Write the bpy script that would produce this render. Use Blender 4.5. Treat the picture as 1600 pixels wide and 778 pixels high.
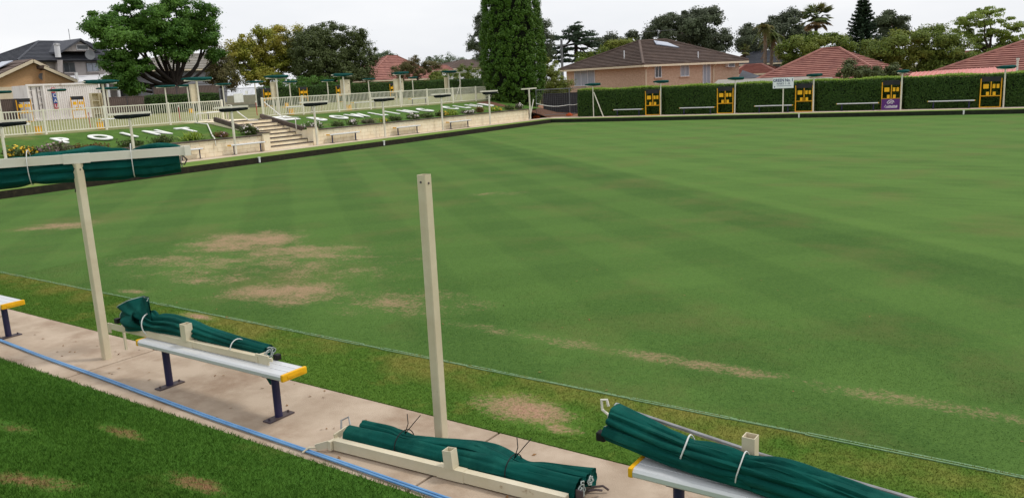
import bpy, bmesh, math, random
import numpy as np
from mathutils import Vector, Matrix
random.seed(7)
RNG = np.random.default_rng(11)
PI = math.pi
for o in list(bpy.data.objects): bpy.data.objects.remove(o)
S = bpy.context.scene
C = S.collection

# ------------------------------------------------------------------ camera
FPX, PITCH, ROLL, YAW, CAMH = 1279.17, 11.568, 2.68, 35.305, 2.65
p_, r_, y_ = map(math.radians, (PITCH, ROLL, YAW))
F_ = Vector((-math.sin(y_)*math.cos(p_), math.cos(y_)*math.cos(p_), -math.sin(p_)))
R0 = Vector((math.cos(y_), math.sin(y_), 0)); U0 = R0.cross(F_)
R_ = R0*math.cos(r_) - U0*math.sin(r_); U_ = R0*math.sin(r_) + U0*math.cos(r_)
CP = Vector((0, 0, CAMH))
cd = bpy.data.cameras.new('camera'); cam = bpy.data.objects.new('camera', cd); C.objects.link(cam)
cd.sensor_fit = 'HORIZONTAL'; cd.sensor_width = 36; cd.lens = FPX/1600*36
cd.clip_start = .05; cd.clip_end = 3000
m_ = Matrix((R_, U_, -F_)).transposed().to_4x4(); m_.translation = CP
cam.matrix_world = m_
S.camera = cam
S.render.resolution_x, S.render.resolution_y = 1024, 497

# ------------------------------------------------------------------ sky, sun, exposure (bright overcast)
SUN_EL, SUN_AZ = math.radians(58), math.radians(50)      # azimuth measured from +Y towards +X
w = bpy.data.worlds.new('World'); S.world = w; w.use_nodes = True
nt = w.node_tree; nt.nodes.clear()
out = nt.nodes.new('ShaderNodeOutputWorld'); bg = nt.nodes.new('ShaderNodeBackground')
sky = nt.nodes.new('ShaderNodeTexSky'); sky.sky_type = 'NISHITA'; sky.sun_disc = False
sky.sun_elevation = SUN_EL; sky.sun_rotation = SUN_AZ; sky.air_density = 1.0; sky.dust_density = 3.0
tc = nt.nodes.new('ShaderNodeTexCoord'); mp = nt.nodes.new('ShaderNodeMapping'); mp.inputs['Scale'].default_value = (1.2, 1.2, 4.0)
no = nt.nodes.new('ShaderNodeTexNoise'); no.inputs['Scale'].default_value = 1.6; no.inputs['Detail'].default_value = 5; no.inputs['Roughness'].default_value = .55
cr = nt.nodes.new('ShaderNodeValToRGB')
cr.color_ramp.elements[0].position = .32; cr.color_ramp.elements[0].color = (8.0, 8.25, 8.7, 1)
cr.color_ramp.elements[1].position = .66; cr.color_ramp.elements[1].color = (9.7, 9.75, 9.9, 1)
mx = nt.nodes.new('ShaderNodeMix'); mx.data_type = 'RGBA'; mx.inputs[0].default_value = .93
nt.links.new(tc.outputs['Generated'], mp.inputs['Vector']); nt.links.new(mp.outputs['Vector'], no.inputs['Vector'])
nt.links.new(no.outputs['Fac'], cr.inputs['Fac']); nt.links.new(sky.outputs['Color'], mx.inputs[6]); nt.links.new(cr.outputs['Color'], mx.inputs[7])
nt.links.new(mx.outputs[2], bg.inputs['Color']); bg.inputs['Strength'].default_value = .1
nt.links.new(bg.outputs['Background'], out.inputs['Surface'])
sl = bpy.data.lights.new('sun', 'SUN'); sl.energy = 1.5; sl.angle = math.radians(10); sl.color = (1, .96, .9)
so = bpy.data.objects.new('sun', sl); C.objects.link(so)
sd = Vector((math.sin(SUN_AZ)*math.cos(SUN_EL), math.cos(SUN_AZ)*math.cos(SUN_EL), math.sin(SUN_EL)))
so.rotation_euler = sd.to_track_quat('Z', 'Y').to_euler(); so.location = sd*60
S.view_settings.view_transform = 'Standard'; S.view_settings.look = 'None'
S.view_settings.exposure = 0.1; S.view_settings.gamma = 1; S.view_settings.use_curve_mapping = False

# ------------------------------------------------------------------ measuring helpers: a line of sight met with a real plane of the place
def ray(px, py): return F_*FPX + R_*(px-800) - U_*(py-389)
def at_z(px, py, z=0.0):
    d = ray(px, py); return CP + d*((z-CP.z)/d.z)
def at_x(px, py, X):
    d = ray(px, py); return CP + d*(X/d.x)
def at_y(px, py, Y):
    d = ray(px, py); return CP + d*(Y/d.y)
def depth(P): return (Vector(P)-CP).dot(F_)

# ------------------------------------------------------------------ materials
def s2l(c): return tuple(((x/255)/12.92 if x/255 <= .04045 else ((x/255+.055)/1.055)**2.4) for x in c)
MATS = {}
def NN(nt, t, **kw):
    n = nt.nodes.new(t)
    for k, v in kw.items(): setattr(n, k, v)
    return n
def mat(name, c1, c2=None, scale=4.0, rough=.7, bump=0.0, bscale=None, metal=0.0, spec=.3, stretch=(1, 1, 1), detail=5, rnd=0.0, lo=.35, hi=.65, c3=None, s3=1.0, lo3=.55, hi3=.7):
    """noise between two colours, optional third colour in patches, optional per-object brightness jitter, bump"""
    m = bpy.data.materials.new(name); m.use_nodes = True; nt = m.node_tree; b = nt.nodes['Principled BSDF']; L = nt.links.new
    b.inputs['Roughness'].default_value = rough; b.inputs['Metallic'].default_value = metal; b.inputs['Specular IOR Level'].default_value = spec
    c1 = (*c1, 1); c2 = (*(c2 if c2 else [x*.82 for x in c1[:3]]), 1)
    g = NN(nt, 'ShaderNodeNewGeometry'); mpn = NN(nt, 'ShaderNodeMapping'); mpn.inputs['Scale'].default_value = stretch
    L(g.outputs['Position'], mpn.inputs['Vector'])
    n = NN(nt, 'ShaderNodeTexNoise'); n.inputs['Scale'].default_value = scale; n.inputs['Detail'].default_value = detail; n.inputs['Roughness'].default_value = .6
    L(mpn.outputs['Vector'], n.inputs['Vector'])
    mr = NN(nt, 'ShaderNodeMapRange'); mr.inputs['From Min'].default_value = lo; mr.inputs['From Max'].default_value = hi; L(n.outputs['Fac'], mr.inputs['Value'])
    mix = NN(nt, 'ShaderNodeMix', data_type='RGBA'); mix.inputs[6].default_value = c1; mix.inputs[7].default_value = c2; L(mr.outputs['Result'], mix.inputs[0])
    col = mix.outputs[2]
    if c3:
        n3 = NN(nt, 'ShaderNodeTexNoise'); n3.inputs['Scale'].default_value = s3; n3.inputs['Detail'].default_value = 6; n3.inputs['Roughness'].default_value = .65; L(mpn.outputs['Vector'], n3.inputs['Vector'])
        m3 = NN(nt, 'ShaderNodeMapRange'); m3.inputs['From Min'].default_value = lo3; m3.inputs['From Max'].default_value = hi3; L(n3.outputs['Fac'], m3.inputs['Value'])
        x3 = NN(nt, 'ShaderNodeMix', data_type='RGBA'); x3.inputs[7].default_value = (*c3, 1); L(col, x3.inputs[6]); L(m3.outputs['Result'], x3.inputs[0]); col = x3.outputs[2]
    if rnd:
        oi = NN(nt, 'ShaderNodeObjectInfo'); mm = NN(nt, 'ShaderNodeMapRange'); mm.inputs['To Min'].default_value = 1-rnd; mm.inputs['To Max'].default_value = 1+rnd
        L(oi.outputs['Random'], mm.inputs['Value']); vm = NN(nt, 'ShaderNodeVectorMath', operation='SCALE'); L(col, vm.inputs[0]); L(mm.outputs['Result'], vm.inputs['Scale']); col = vm.outputs[0]
    L(col, b.inputs['Base Color'])
    if bump:
        nb = NN(nt, 'ShaderNodeTexNoise'); nb.inputs['Scale'].default_value = bscale or scale*4; nb.inputs['Detail'].default_value = 6; L(mpn.outputs['Vector'], nb.inputs['Vector'])
        bp = NN(nt, 'ShaderNodeBump'); bp.inputs['Strength'].default_value = bump; bp.inputs['Distance'].default_value = .02; L(nb.outputs['Fac'], bp.inputs['Height']); L(bp.outputs['Normal'], b.inputs['Normal'])
    MATS[name] = m
    return m
def leafmat(name, c1, c2, c3=None, nscale=.8, transl=.25):
    """leaves: colour varies leaf by leaf and in drifts through the plant; a little light passes through"""
    m = bpy.data.materials.new(name); m.use_nodes = True; nt = m.node_tree; L = nt.links.new; b = nt.nodes['Principled BSDF']
    b.inputs['Roughness'].default_value = .55; b.inputs['Specular IOR Level'].default_value = .25
    g = NN(nt, 'ShaderNodeNewGeometry')
    mix = NN(nt, 'ShaderNodeMix', data_type='RGBA'); mix.inputs[6].default_value = (*c1, 1); mix.inputs[7].default_value = (*c2, 1); L(g.outputs['Random Per Island'], mix.inputs[0])
    col = mix.outputs[2]
    n = NN(nt, 'ShaderNodeTexNoise'); n.inputs['Scale'].default_value = nscale; n.inputs['Detail'].default_value = 3; L(g.outputs['Position'], n.inputs['Vector'])
    mr = NN(nt, 'ShaderNodeMapRange'); mr.inputs['From Min'].default_value = .45; mr.inputs['From Max'].default_value = .68; L(n.outputs['Fac'], mr.inputs['Value'])
    x = NN(nt, 'ShaderNodeMix', data_type='RGBA'); x.inputs[7].default_value = (*(c3 or c2), 1); L(col, x.inputs[6]); L(mr.outputs['Result'], x.inputs[0]); col = x.outputs[2]
    L(col, b.inputs['Base Color'])
    t = NN(nt, 'ShaderNodeBsdfTranslucent'); L(col, t.inputs['Color']); ms = NN(nt, 'ShaderNodeMixShader'); ms.inputs[0].default_value = transl
    L(b.outputs[0], ms.inputs[1]); L(t.outputs[0], ms.inputs[2]); L(ms.outputs[0], nt.nodes['Material Output'].inputs['Surface'])
    MATS[name] = m
    return m

# ------------------------------------------------------------------ mesh helpers
class MB:
    def __init__(s): s.v = []; s.f = []; s.mi = []
    def add(s, vs, fs, M=None, mi=0):
        n = len(s.v)
        s.v += [tuple(M @ Vector(p)) if M is not None else tuple(p) for p in vs]
        s.f += [tuple(i+n for i in f) for f in fs]; s.mi += [mi]*len(fs)
        return s
    def box(s, c, d, M=None, bev=0.0, mi=0):
        x, y, z = (q/2 for q in d)
        if bev <= 0:
            vs = [(c[0]+a*x, c[1]+b*y, c[2]+e*z) for a in (-1, 1) for b in (-1, 1) for e in (-1, 1)]
            return s.add(vs, [(0, 1, 3, 2), (4, 6, 7, 5), (0, 4, 5, 1), (2, 3, 7, 6), (0, 2, 6, 4), (1, 5, 7, 3)], M, mi)
        bm = bmesh.new(); bmesh.ops.create_cube(bm, size=1)
        for v in bm.verts: v.co = Vector((v.co.x*d[0], v.co.y*d[1], v.co.z*d[2]))
        bmesh.ops.bevel(bm, geom=bm.edges[:], offset=bev, segments=2, affect='EDGES', profile=.7)
        bm.verts.index_update()
        s.add([(v.co.x+c[0], v.co.y+c[1], v.co.z+c[2]) for v in bm.verts], [[v.index for v in f.verts] for f in bm.faces], M, mi); bm.free()
        return s
    def tube(s, P, R, n=8, caps=True, M=None, mi=0):
        P = [Vector(p) for p in P]; R = R if isinstance(R, (list, tuple)) else [R]*len(P)
        vs = []; fs = []
        up = Vector((0, 0, 1)); prev = None
        for i, p in enumerate(P):
            t = (P[min(i+1, len(P)-1)]-P[max(i-1, 0)]).normalized()
            if prev is None:
                a = t.cross(up) if abs(t.z) < .95 else t.cross(Vector((1, 0, 0)))
            else:
                a = prev - t*prev.dot(t)
            a.normalize(); b = t.cross(a); prev = a
            for k in range(n):
                q = 2*PI*k/n; vs.append(p+(a*math.cos(q)+b*math.sin(q))*R[i])
        for i in range(len(P)-1):
            for k in range(n):
                fs.append((i*n+k, i*n+(k+1) % n, (i+1)*n+(k+1) % n, (i+1)*n+k))
        if caps: fs += [tuple(range(n))[::-1], tuple(range((len(P)-1)*n, len(P)*n))]
        return s.add(vs, fs, M, mi)
    def cyl(s, a, b, r, r2=None, n=12, M=None, mi=0): return s.tube([a, b], [r, r if r2 is None else r2], n, True, M, mi)
    def beam(s, a, b, w, h, M=None, mi=0, up=(0, 0, 1)):
        a, b = Vector(a), Vector(b); t = (b-a).normalized(); sd = t.cross(Vector(up)).normalized(); u = sd.cross(t)
        vs = [e+sd*(i*w/2)+u*(j*h/2) for e in (a, b) for i in (-1, 1) for j in (-1, 1)]
        return s.add(vs, [(0, 1, 3, 2), (4, 6, 7, 5), (0, 4, 5, 1), (2, 3, 7, 6), (0, 2, 6, 4), (1, 5, 7, 3)], M, mi)
    def prism(s, poly, z0, z1, M=None, mi=0):
        n = len(poly); vs = [(x, y, z0) for x, y in poly]+[(x, y, z1) for x, y in poly]
        fs = [tuple(range(n))[::-1], tuple(range(n, 2*n))]+[(i, (i+1) % n, n+(i+1) % n, n+i) for i in range(n)]
        return s.add(vs, fs, M, mi)
    def mesh(s, name, smooth=False):
        me = bpy.data.meshes.new(name); me.from_pydata([tuple(v) for v in s.v], [], s.f)
        if any(s.mi): me.polygons.foreach_set('material_index', s.mi)
        bm = bmesh.new(); bm.from_mesh(me); bmesh.ops.recalc_face_normals(bm, faces=bm.faces[:]); bm.to_mesh(me); bm.free()
        if smooth: me.polygons.foreach_set('use_smooth', [True]*len(me.polygons))
        me.update(); return me
    def build(s, name, m, parent=None, smooth=False, loc=None, auto=None):
        me = s.mesh(name, smooth or auto is not None)
        for q in (m if isinstance(m, (list, tuple)) else [m]): me.materials.append(MATS[q])
        o = bpy.data.objects.new(name, me); C.objects.link(o)
        if auto is not None: me.set_sharp_from_angle(angle=math.radians(auto))
        if parent: o.parent = parent
        if loc: o.location = loc
        return o
def split_build(mb, name, m, parent):
    """each separate piece of mb becomes a part of its own"""
    par = list(range(len(mb.v)))
    def fd(i):
        while par[i] != i: par[i] = par[par[i]]; i = par[i]
        return i
    for f in mb.f:
        for i in f[1:]: par[fd(i)] = fd(f[0])
    gr = {}
    for f in mb.f: gr.setdefault(fd(f[0]), []).append(f)
    for fs in gr.values():
        ids = sorted({i for f in fs for i in f}); mp_ = {i: k for k, i in enumerate(ids)}
        MB().add([mb.v[i] for i in ids], [[mp_[i] for i in f] for f in fs]).build(name, m, parent, smooth=True)
def tag(o, label=None, cat=None, group=None, kind=None):
    for k, v in (('label', label), ('category', cat), ('group', group), ('kind', kind)):
        if v: o[k] = v
    return o
def thing(name, label, cat, loc=(0, 0, 0), rotz=0.0, group=None):
    o = bpy.data.objects.new(name, None); C.objects.link(o); o.empty_display_size = .2
    o.location = loc; o.rotation_euler = (0, 0, rotz)
    return tag(o, label, cat, group)
def struct(o): o['kind'] = 'structure'; return o
def copy_tree(o, parent=None):
    c = o.copy(); C.objects.link(c); c.parent = parent
    for ch in list(o.children): copy_tree(ch, c)
    return c
def inst(name, me, m, parent, loc=(0, 0, 0), rot=(0, 0, 0), sc=(1, 1, 1)):
    o = bpy.data.objects.new(name, me); C.objects.link(o); o.parent = parent; o.location = loc; o.rotation_euler = rot; o.scale = sc
    if m and not me.materials: me.materials.append(MATS[m])
    return o
def quads_mesh(name, V, m, parent=None, tri=False):
    """V: (n,4,3) or (n,3,3) array of separate faces -> one mesh"""
    V = np.asarray(V, dtype=np.float32); n, k = V.shape[:2]
    me = bpy.data.meshes.new(name); me.vertices.add(n*k); me.vertices.foreach_set('co', V.reshape(-1))
    me.loops.add(n*k); me.loops.foreach_set('vertex_index', np.arange(n*k, dtype=np.int32))
    me.polygons.add(n); me.polygons.foreach_set('loop_start', np.arange(0, n*k, k, dtype=np.int32)); me.polygons.foreach_set('loop_total', np.full(n, k, dtype=np.int32))
    me.update(calc_edges=True); me.validate()
    me.materials.append(MATS[m])
    o = bpy.data.objects.new(name, me); C.objects.link(o)
    if parent: o.parent = parent
    return o
def unit(a): return a/np.maximum(np.linalg.norm(a, axis=-1, keepdims=True), 1e-6)
def leaves(P, N, L, W, jit=.6):
    """rhombus leaves at points P, facing about N (jittered), length L width W arrays or scalars"""
    n = len(P); N = unit(N+RNG.normal(size=(n, 3))*jit); t = unit(np.cross(N, RNG.normal(size=(n, 3)))); b = np.cross(N, t)
    L = (np.zeros(n)+L)*RNG.uniform(.65, 1.3, n); W = (np.zeros(n)+W)*RNG.uniform(.7, 1.3, n)
    a = t*L[:, None]/2; c = b*W[:, None]/2
    return np.stack([P-a, P+c+N*(W*.15)[:, None], P+a, P-c+N*(W*.15)[:, None]], 1)
def sphere_dirs(n): return unit(RNG.normal(size=(n, 3)))

# rolled cloth: a tube whose section is pleated and pinched where it is tied
def fold_tube(mb, P, R, n=36, squash=1.0, amp=.10, pleats=7, seed=0, ties=(), tw=.06, pinch=.35, open_end=(False, False), mi=0, drift=1.0):
    rg = random.Random(seed); P = [Vector(p) for p in P]; N = len(P); vs = []; fs = []
    ph = [rg.uniform(0, 6.28) for _ in range(6)]; acc = [0.0]
    for i in range(1, N): acc.append(acc[-1]+(P[i]-P[i-1]).length)
    for i, p in enumerate(P):
        s = acc[i]; t = (P[min(i+1, N-1)]-P[max(i-1, 0)]).normalized(); sd = t.cross(Vector((0, 0, 1))).normalized(); u = sd.cross(t)
        k = sum(math.exp(-((s-q)/tw)**2) for q in ties); pf = 1-pinch*min(1, k); am = amp*(1+.9*min(1, sum(math.exp(-((s-q)/(tw*3.5))**2) for q in ties)))
        for j in range(n):
            th = 2*PI*j/n
            a = th*pleats/2+ph[0]+drift*.9*math.sin(s*1.7+ph[1])
            r = R[i]*pf*(1+am*(abs(math.sin(a))**.6-.62)*2+am*.7*math.sin(2*th+ph[2]+s*1.3*drift)+am*.5*math.sin(3*th+ph[3]-s*2.1*drift)+am*.3*math.sin(11*th+s*4+ph[4])+am*.16*math.sin(19*th-s*7+ph[5])*math.sin(s*9+ph[2]))
            sq = squash[i] if isinstance(squash, (list, tuple)) else squash
            vs.append(p+sd*(r*math.cos(th))+u*(r*math.sin(th)*sq))
    for i in range(N-1):
        for j in range(n): fs.append((i*n+j, i*n+(j+1) % n, (i+1)*n+(j+1) % n, (i+1)*n+j))
    for e, i in ((0, 0), (1, N-1)):
        t = (P[1]-P[0]).normalized() if e == 0 else (P[-2]-P[-1]).normalized()
        rec = .10 if open_end[e] else .012; c = P[i]; b0 = len(vs)
        for j in range(n): vs.append(c+(vs[i*n+j]-c)*.82+t*rec)
        vs.append(c+t*rec*1.3)
        for j in range(n):
            fs.append((i*n+j, i*n+(j+1) % n, b0+(j+1) % n, b0+j)); fs.append((b0+j, b0+(j+1) % n, b0+n))
    return mb.add(vs, fs, None, mi)
def lerp_path(pts, n):
    """smooth polyline (Catmull-Rom) of n points through pts of any dimension"""
    A = np.array(pts, float); m = len(A); out = []
    for i in range(n):
        t = i/(n-1)*(m-1); k = min(int(t), m-2); u = t-k
        p0, p1, p2, p3 = A[max(k-1, 0)], A[k], A[k+1], A[min(k+2, m-1)]
        out.append(.5*((2*p1)+(-p0+p2)*u+(2*p0-5*p1+4*p2-p3)*u*u+(-p0+3*p1-3*p2+p3)*u**3))
    return np.array(out)
ORD = ['first', 'second', 'third', 'fourth', 'fifth', 'sixth', 'seventh', 'eighth', 'ninth', 'tenth', 'eleventh', 'twelfth', 'thirteenth', 'fourteenth', 'fifteenth', 'sixteenth', 'seventeenth', 'eighteenth', 'nineteenth', 'twentieth', 'twenty-first', 'twenty-second', 'twenty-third', 'twenty-fourth']
# ------------------------------------------------------------------ the palette
ZU = 1.35
mat('cream_paint', s2l((214, 203, 176)), s2l((200, 187, 158)), 3, .5, .08, 40, spec=.35, c3=s2l((150, 126, 94)), s3=5, lo3=.64, hi3=.85)
mat('cream_worn', s2l((216, 206, 182)), s2l((205, 194, 166)), 4, .5, .08, 50, c3=s2l((140, 104, 70)), s3=9, lo3=.66, hi3=.78)
mat('white_paint', s2l((222, 218, 205)), s2l((206, 200, 182)), 2, .5, .03, 30)
mat('letter_white', s2l((240, 240, 236)), s2l((225, 226, 220)), 3, .6)
mat('aluminium', s2l((214, 215, 216)), s2l((200, 202, 204)), 6, .42, .04, 60, metal=.25, stretch=(.3, 4, 4), spec=.5)
mat('aluminium_side', s2l((150, 154, 150)), s2l((132, 136, 132)), 6, .4, .03, 60, metal=.6, stretch=(.3, 4, 4))
mat('yellow_plastic', s2l((238, 182, 24)), s2l((222, 165, 18)), 8, .5, .03, 60)
mat('navy_steel', s2l((34, 33, 66)), s2l((44, 42, 78)), 6, .45, .05, 60, spec=.4)
mat('plate_steel', s2l((70, 62, 72)), s2l((88, 74, 68)), 14, .6, .1, 80)
mat('canvas', s2l((8, 80, 72)), s2l((5, 62, 56)), 3.0, .9, .35, 160, spec=.12, c3=s2l((34, 100, 88)), s3=4, lo3=.52, hi3=.85)
mat('canvas_shaded', s2l((26, 34, 34)), s2l((18, 24, 24)), 3, .85, .1, 90, spec=.1)  # cloth rolled below the bar, its shade put into the colour
mat('canvas_far', s2l((18, 76, 72)), s2l((14, 62, 58)), 2, .85, .1, 60, spec=.1)
mat('hem', s2l((176, 184, 180)), s2l((150, 160, 156)), 10, .8)
mat('cord_white', s2l((214, 214, 210)), None, 10, .8)
mat('cord_black', s2l((20, 20, 22)), None, 10, .6)
mat('steel_grey', s2l((168, 168, 170)), s2l((142, 140, 138)), 8, .4, .05, 60, metal=.7)
mat('fence_cream', s2l((234, 230, 214)), s2l((224, 218, 196)), 1.5, .5)
mat('fence_grey', s2l((120, 122, 124)), s2l((106, 108, 112)), 2, .5)
mat('hose', s2l((104, 154, 198)), s2l((84, 134, 182)), 5, .4, spec=.5)
mat('hose_line', s2l((150, 190, 225)), None, 5, .4)
mat('concrete', s2l((188, 170, 150)), s2l((164, 145, 125)), 2.2, .9, .35, 120, c3=s2l((140, 116, 95)), s3=1.3, lo3=.50, hi3=.72, spec=.2)
mat('concrete_pale', s2l((208, 192, 172)), s2l((190, 172, 150)), 1.0, .9, .1, 60)
mat('block', s2l((240, 228, 202)), s2l((232, 216, 186)), 2.5, .9, .12, 60, rnd=.035, c3=s2l((200, 172, 136)), s3=3, lo3=.64, hi3=.85)
mat('mortar', s2l((218, 200, 170)), None, 6, .95)
mat('coping', s2l((96, 84, 76)), s2l((78, 68, 62)), 5, .85, .1)
mat('nosing', s2l((88, 78, 76)), s2l((70, 62, 60)), 6, .85)
mat('bank_face', s2l((50, 46, 32)), s2l((36, 34, 24)), 5, .95, .4, 40, c3=s2l((70, 62, 44)), s3=7, lo3=.55, hi3=.75)
mat('bank_face_green', s2l((44, 52, 34)), s2l((32, 38, 25)), 5, .95, .4, 40)
mat('ditch', s2l((40, 34, 26)), None, 6, .95)
mat('edge_strip', s2l((120, 150, 112)), s2l((96, 128, 90)), 30, .8, .2, 90)
mat('turf_slope', s2l((82, 112, 46)), s2l((66, 96, 38)), 2.5, .95, .25, 90, c3=s2l((110, 112, 62)), s3=.5, lo3=.56, hi3=.74, spec=.1)
mat('upper_turf', s2l((140, 140, 98)), s2l((126, 128, 86)), .5, .95, .1, 30, spec=.05)
mat('bank_turf', s2l((112, 136, 62)), s2l((92, 120, 52)), 1.2, .95, .3, 80, c3=s2l((138, 132, 80)), s3=.6, lo3=.5, hi3=.72, spec=.1)
mat('ground_far', s2l((92, 98, 62)), s2l((110, 96, 70)), .15, .95, .1, 10)
mat('soil', s2l((112, 78, 58)), s2l((92, 62, 46)), 3, .95, .4, 30)
mat('soil_red', s2l((150, 108, 82)), s2l((128, 88, 66)), 2, .95, .3, 20)

def patch_fac(nt, pos, patches):
    """soft ellipses on the ground, combined by maximum"""
    L = nt.links.new; acc = None
    for cx, cy, rx, ry, rot, st in patches:
        mpn = NN(nt, 'ShaderNodeMapping', vector_type='TEXTURE'); mpn.inputs['Location'].default_value = (cx, cy, 0); mpn.inputs['Rotation'].default_value = (0, 0, math.radians(rot)); mpn.inputs['Scale'].default_value = (rx, ry, 1e6)
        L(pos, mpn.inputs['Vector'])
        ln = NN(nt, 'ShaderNodeVectorMath', operation='LENGTH'); L(mpn.outputs['Vector'], ln.inputs[0])
        mr = NN(nt, 'ShaderNodeMapRange', interpolation_type='SMOOTHSTEP'); mr.inputs['From Min'].default_value = 1.35; mr.inputs['From Max'].default_value = .15; mr.inputs['To Max'].default_value = st
        L(ln.outputs['Value'], mr.inputs['Value'])
        if acc is None: acc = mr.outputs['Result']
        else:
            mm = NN(nt, 'ShaderNodeMath', operation='MAXIMUM'); L(acc, mm.inputs[0]); L(mr.outputs['Result'], mm.inputs[1]); acc = mm.outputs[0]
    return acc
def grassmat(name, dark, light, dry, bare, patches, stripes=None, dryscale=.7, dry_lo=.55, dry_hi=.75, dryband=None, fine=130, bump=.5, thr=.42):
    m = bpy.data.materials.new(name); m.use_nodes = True; nt = m.node_tree; L = nt.links.new; b = nt.nodes['Principled BSDF']
    b.inputs['Roughness'].default_value = .9; b.inputs['Specular IOR Level'].default_value = .08
    g = NN(nt, 'ShaderNodeNewGeometry'); pos = g.outputs['Position']
    def noise(s, d=5, r=.6, st=None, rot=0):
        n = NN(nt, 'ShaderNodeTexNoise'); n.inputs['Scale'].default_value = s; n.inputs['Detail'].default_value = d; n.inputs['Roughness'].default_value = r
        if st:
            mpn = NN(nt, 'ShaderNodeMapping'); mpn.inputs['Scale'].default_value = st; mpn.inputs['Rotation'].default_value = (0, 0, math.radians(rot)); L(pos, mpn.inputs['Vector']); L(mpn.outputs['Vector'], n.inputs['Vector'])
        else: L(pos, n.inputs['Vector'])
        return n.outputs['Fac']
    def mrange(v, a, b_, c=0., d=1.):
        mr = NN(nt, 'ShaderNodeMapRange'); 
        for k, q in zip(('From Min', 'From Max', 'To Min', 'To Max'), (a, b_, c, d)): mr.inputs[k].default_value = q
        L(v, mr.inputs['Value']); return mr.outputs['Result']
    def math_(op, a, b_=None, c=None):
        n = NN(nt, 'ShaderNodeMath', operation=op)
        for i, q in enumerate((a, b_, c)):
            if q is None: continue
            if isinstance(q, (int, float)): n.inputs[i].default_value = q
            else: L(q, n.inputs[i])
        return n.outputs[0]
    def mixc(f, a, b_):
        n = NN(nt, 'ShaderNodeMix', data_type='RGBA')
        L(f, n.inputs[0]) if not isinstance(f, float) else None
        for i, q in ((6, a), (7, b_)):
            if isinstance(q, tuple): n.inputs[i].default_value = (*q, 1)
            else: L(q, n.inputs[i])
        return n.outputs[2]
    f = math_('ADD', math_('MULTIPLY', noise(.35, 4), .16 if stripes else .3), math_('ADD', math_('MULTIPLY', noise(fine, 3, .75), .6 if stripes else .25), math_('MULTIPLY', noise(fine*.2, 4, .75), .24 if stripes else .45)))
    f = mrange(f, .36, .64)
    if stripes:
        wob = math_('MULTIPLY', math_('SUBTRACT', noise(.8, 2), .5), .22)
        for (nx, ny, per, amt) in stripes:
            dp = NN(nt, 'ShaderNodeVectorMath', operation='DOT_PRODUCT'); L(pos, dp.inputs[0]); dp.inputs[1].default_value = (nx, ny, 0)
            s = math_('SINE', math_('MULTIPLY', math_('ADD', dp.outputs['Value'], wob), 2*PI/per))
            s = mrange(s, -.22, .22, -amt, amt)
            f = math_('ADD', f, s)
        dp = NN(nt, 'ShaderNodeVectorMath', operation='DOT_PRODUCT'); L(pos, dp.inputs[0]); dp.inputs[1].default_value = (.6387, .7695, 0)
        u = math_('ADD', dp.outputs['Value'], math_('MULTIPLY', wob, .35))
        f = math_('ADD', f, mrange(u, 9.75, 9.95, 0, .30))
        f = math_('ADD', f, math_('MULTIPLY', mrange(u, 10.2, 9.6, 0, 1), mrange(u, 7.6, 9.0, 0, -.16)))
        # mower streaks across the far part of the green
        st = noise(1.0, 4, .6, (.12, 3.2, 1), -35)
        f = math_('ADD', f, math_('MULTIPLY', mrange(st, .38, .62, -.16, .16), mrange(u, 8, 14, .0, 1)))
    col = mixc(f, dark, light)
    dn = mrange(noise(dryscale, 6, .68), dry_lo, dry_hi)
    dn = math_('MULTIPLY', dn, mrange(noise(fine*.6, 3), .35, .6, .4, 1))
    if dryband:
        sp = NN(nt, 'ShaderNodeSeparateXYZ'); L(pos, sp.inputs[0]); y0, y1, amt = dryband
        bd = math_('MULTIPLY', mrange(sp.outputs['Y'], y0, (y0+y1)/2, 0, 1), mrange(noise(1.1, 5, .6), .42, .62, 0, amt))
        dn = math_('MAXIMUM', dn, bd)
    col = mixc(dn, col, dry)
    if patches:
        pf = patch_fac(nt, pos, patches)
        nz = math_('ADD', math_('MULTIPLY', math_('SUBTRACT', noise(1.5, 8, .8, (.9, 1.1, 1), -35), .5), 2.8), math_('MULTIPLY', math_('SUBTRACT', noise(24, 5, .8), .5), 2.4))
        bm_ = mrange(math_('ADD', pf, math_('MULTIPLY', nz, mrange(pf, 0, .25, 0, 1))), thr, thr+.75)
        col = mixc(bm_, col, mixc(mrange(noise(50, 3), .4, .6), bare, tuple(x*.78 for x in bare)))
    L(col, b.inputs['Base Color'])
    bp = NN(nt, 'ShaderNodeBump'); bp.inputs['Strength'].default_value = bump; bp.inputs['Distance'].default_value = .015; L(noise(fine, 4, .7), bp.inputs['Height']); L(bp.outputs['Normal'], b.inputs['Normal'])
    MATS[name] = m
    return m
GREEN_PATCHES = [(-19.9, 9.5, 1.2, .8, 33, .95), (-13.6, 10.0, 1.6, 1.35, 20, 1.0), (-11.5, 9.7, 1.7, .95, 20, .85), (-13.0, 8.3, 2.0, .7, 20, .8), (-9.4, 7.6, 1.3, .95, 15, .95), (-7.6, 7.9, 1.7, .9, 15, .62),
                 (-11.2, 7.6, 1.1, .5, 20, .7), (-11.8, 6.55, .45, .14, 10, .8), (-3.2, 7.42, 3.9, .2, 0, .64), (-5.2, 7.46, 1.0, .22, 0, .62), (-1.2, 7.4, 1.6, .22, 0, .64), (-11.3, 8.7, 3.6, 1.8, 15, .56), (-12.5, 17.2, 1.0, .5, 30, .55), (-27.5, 45.7, 3.0, .5, 10, .75)]
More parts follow.
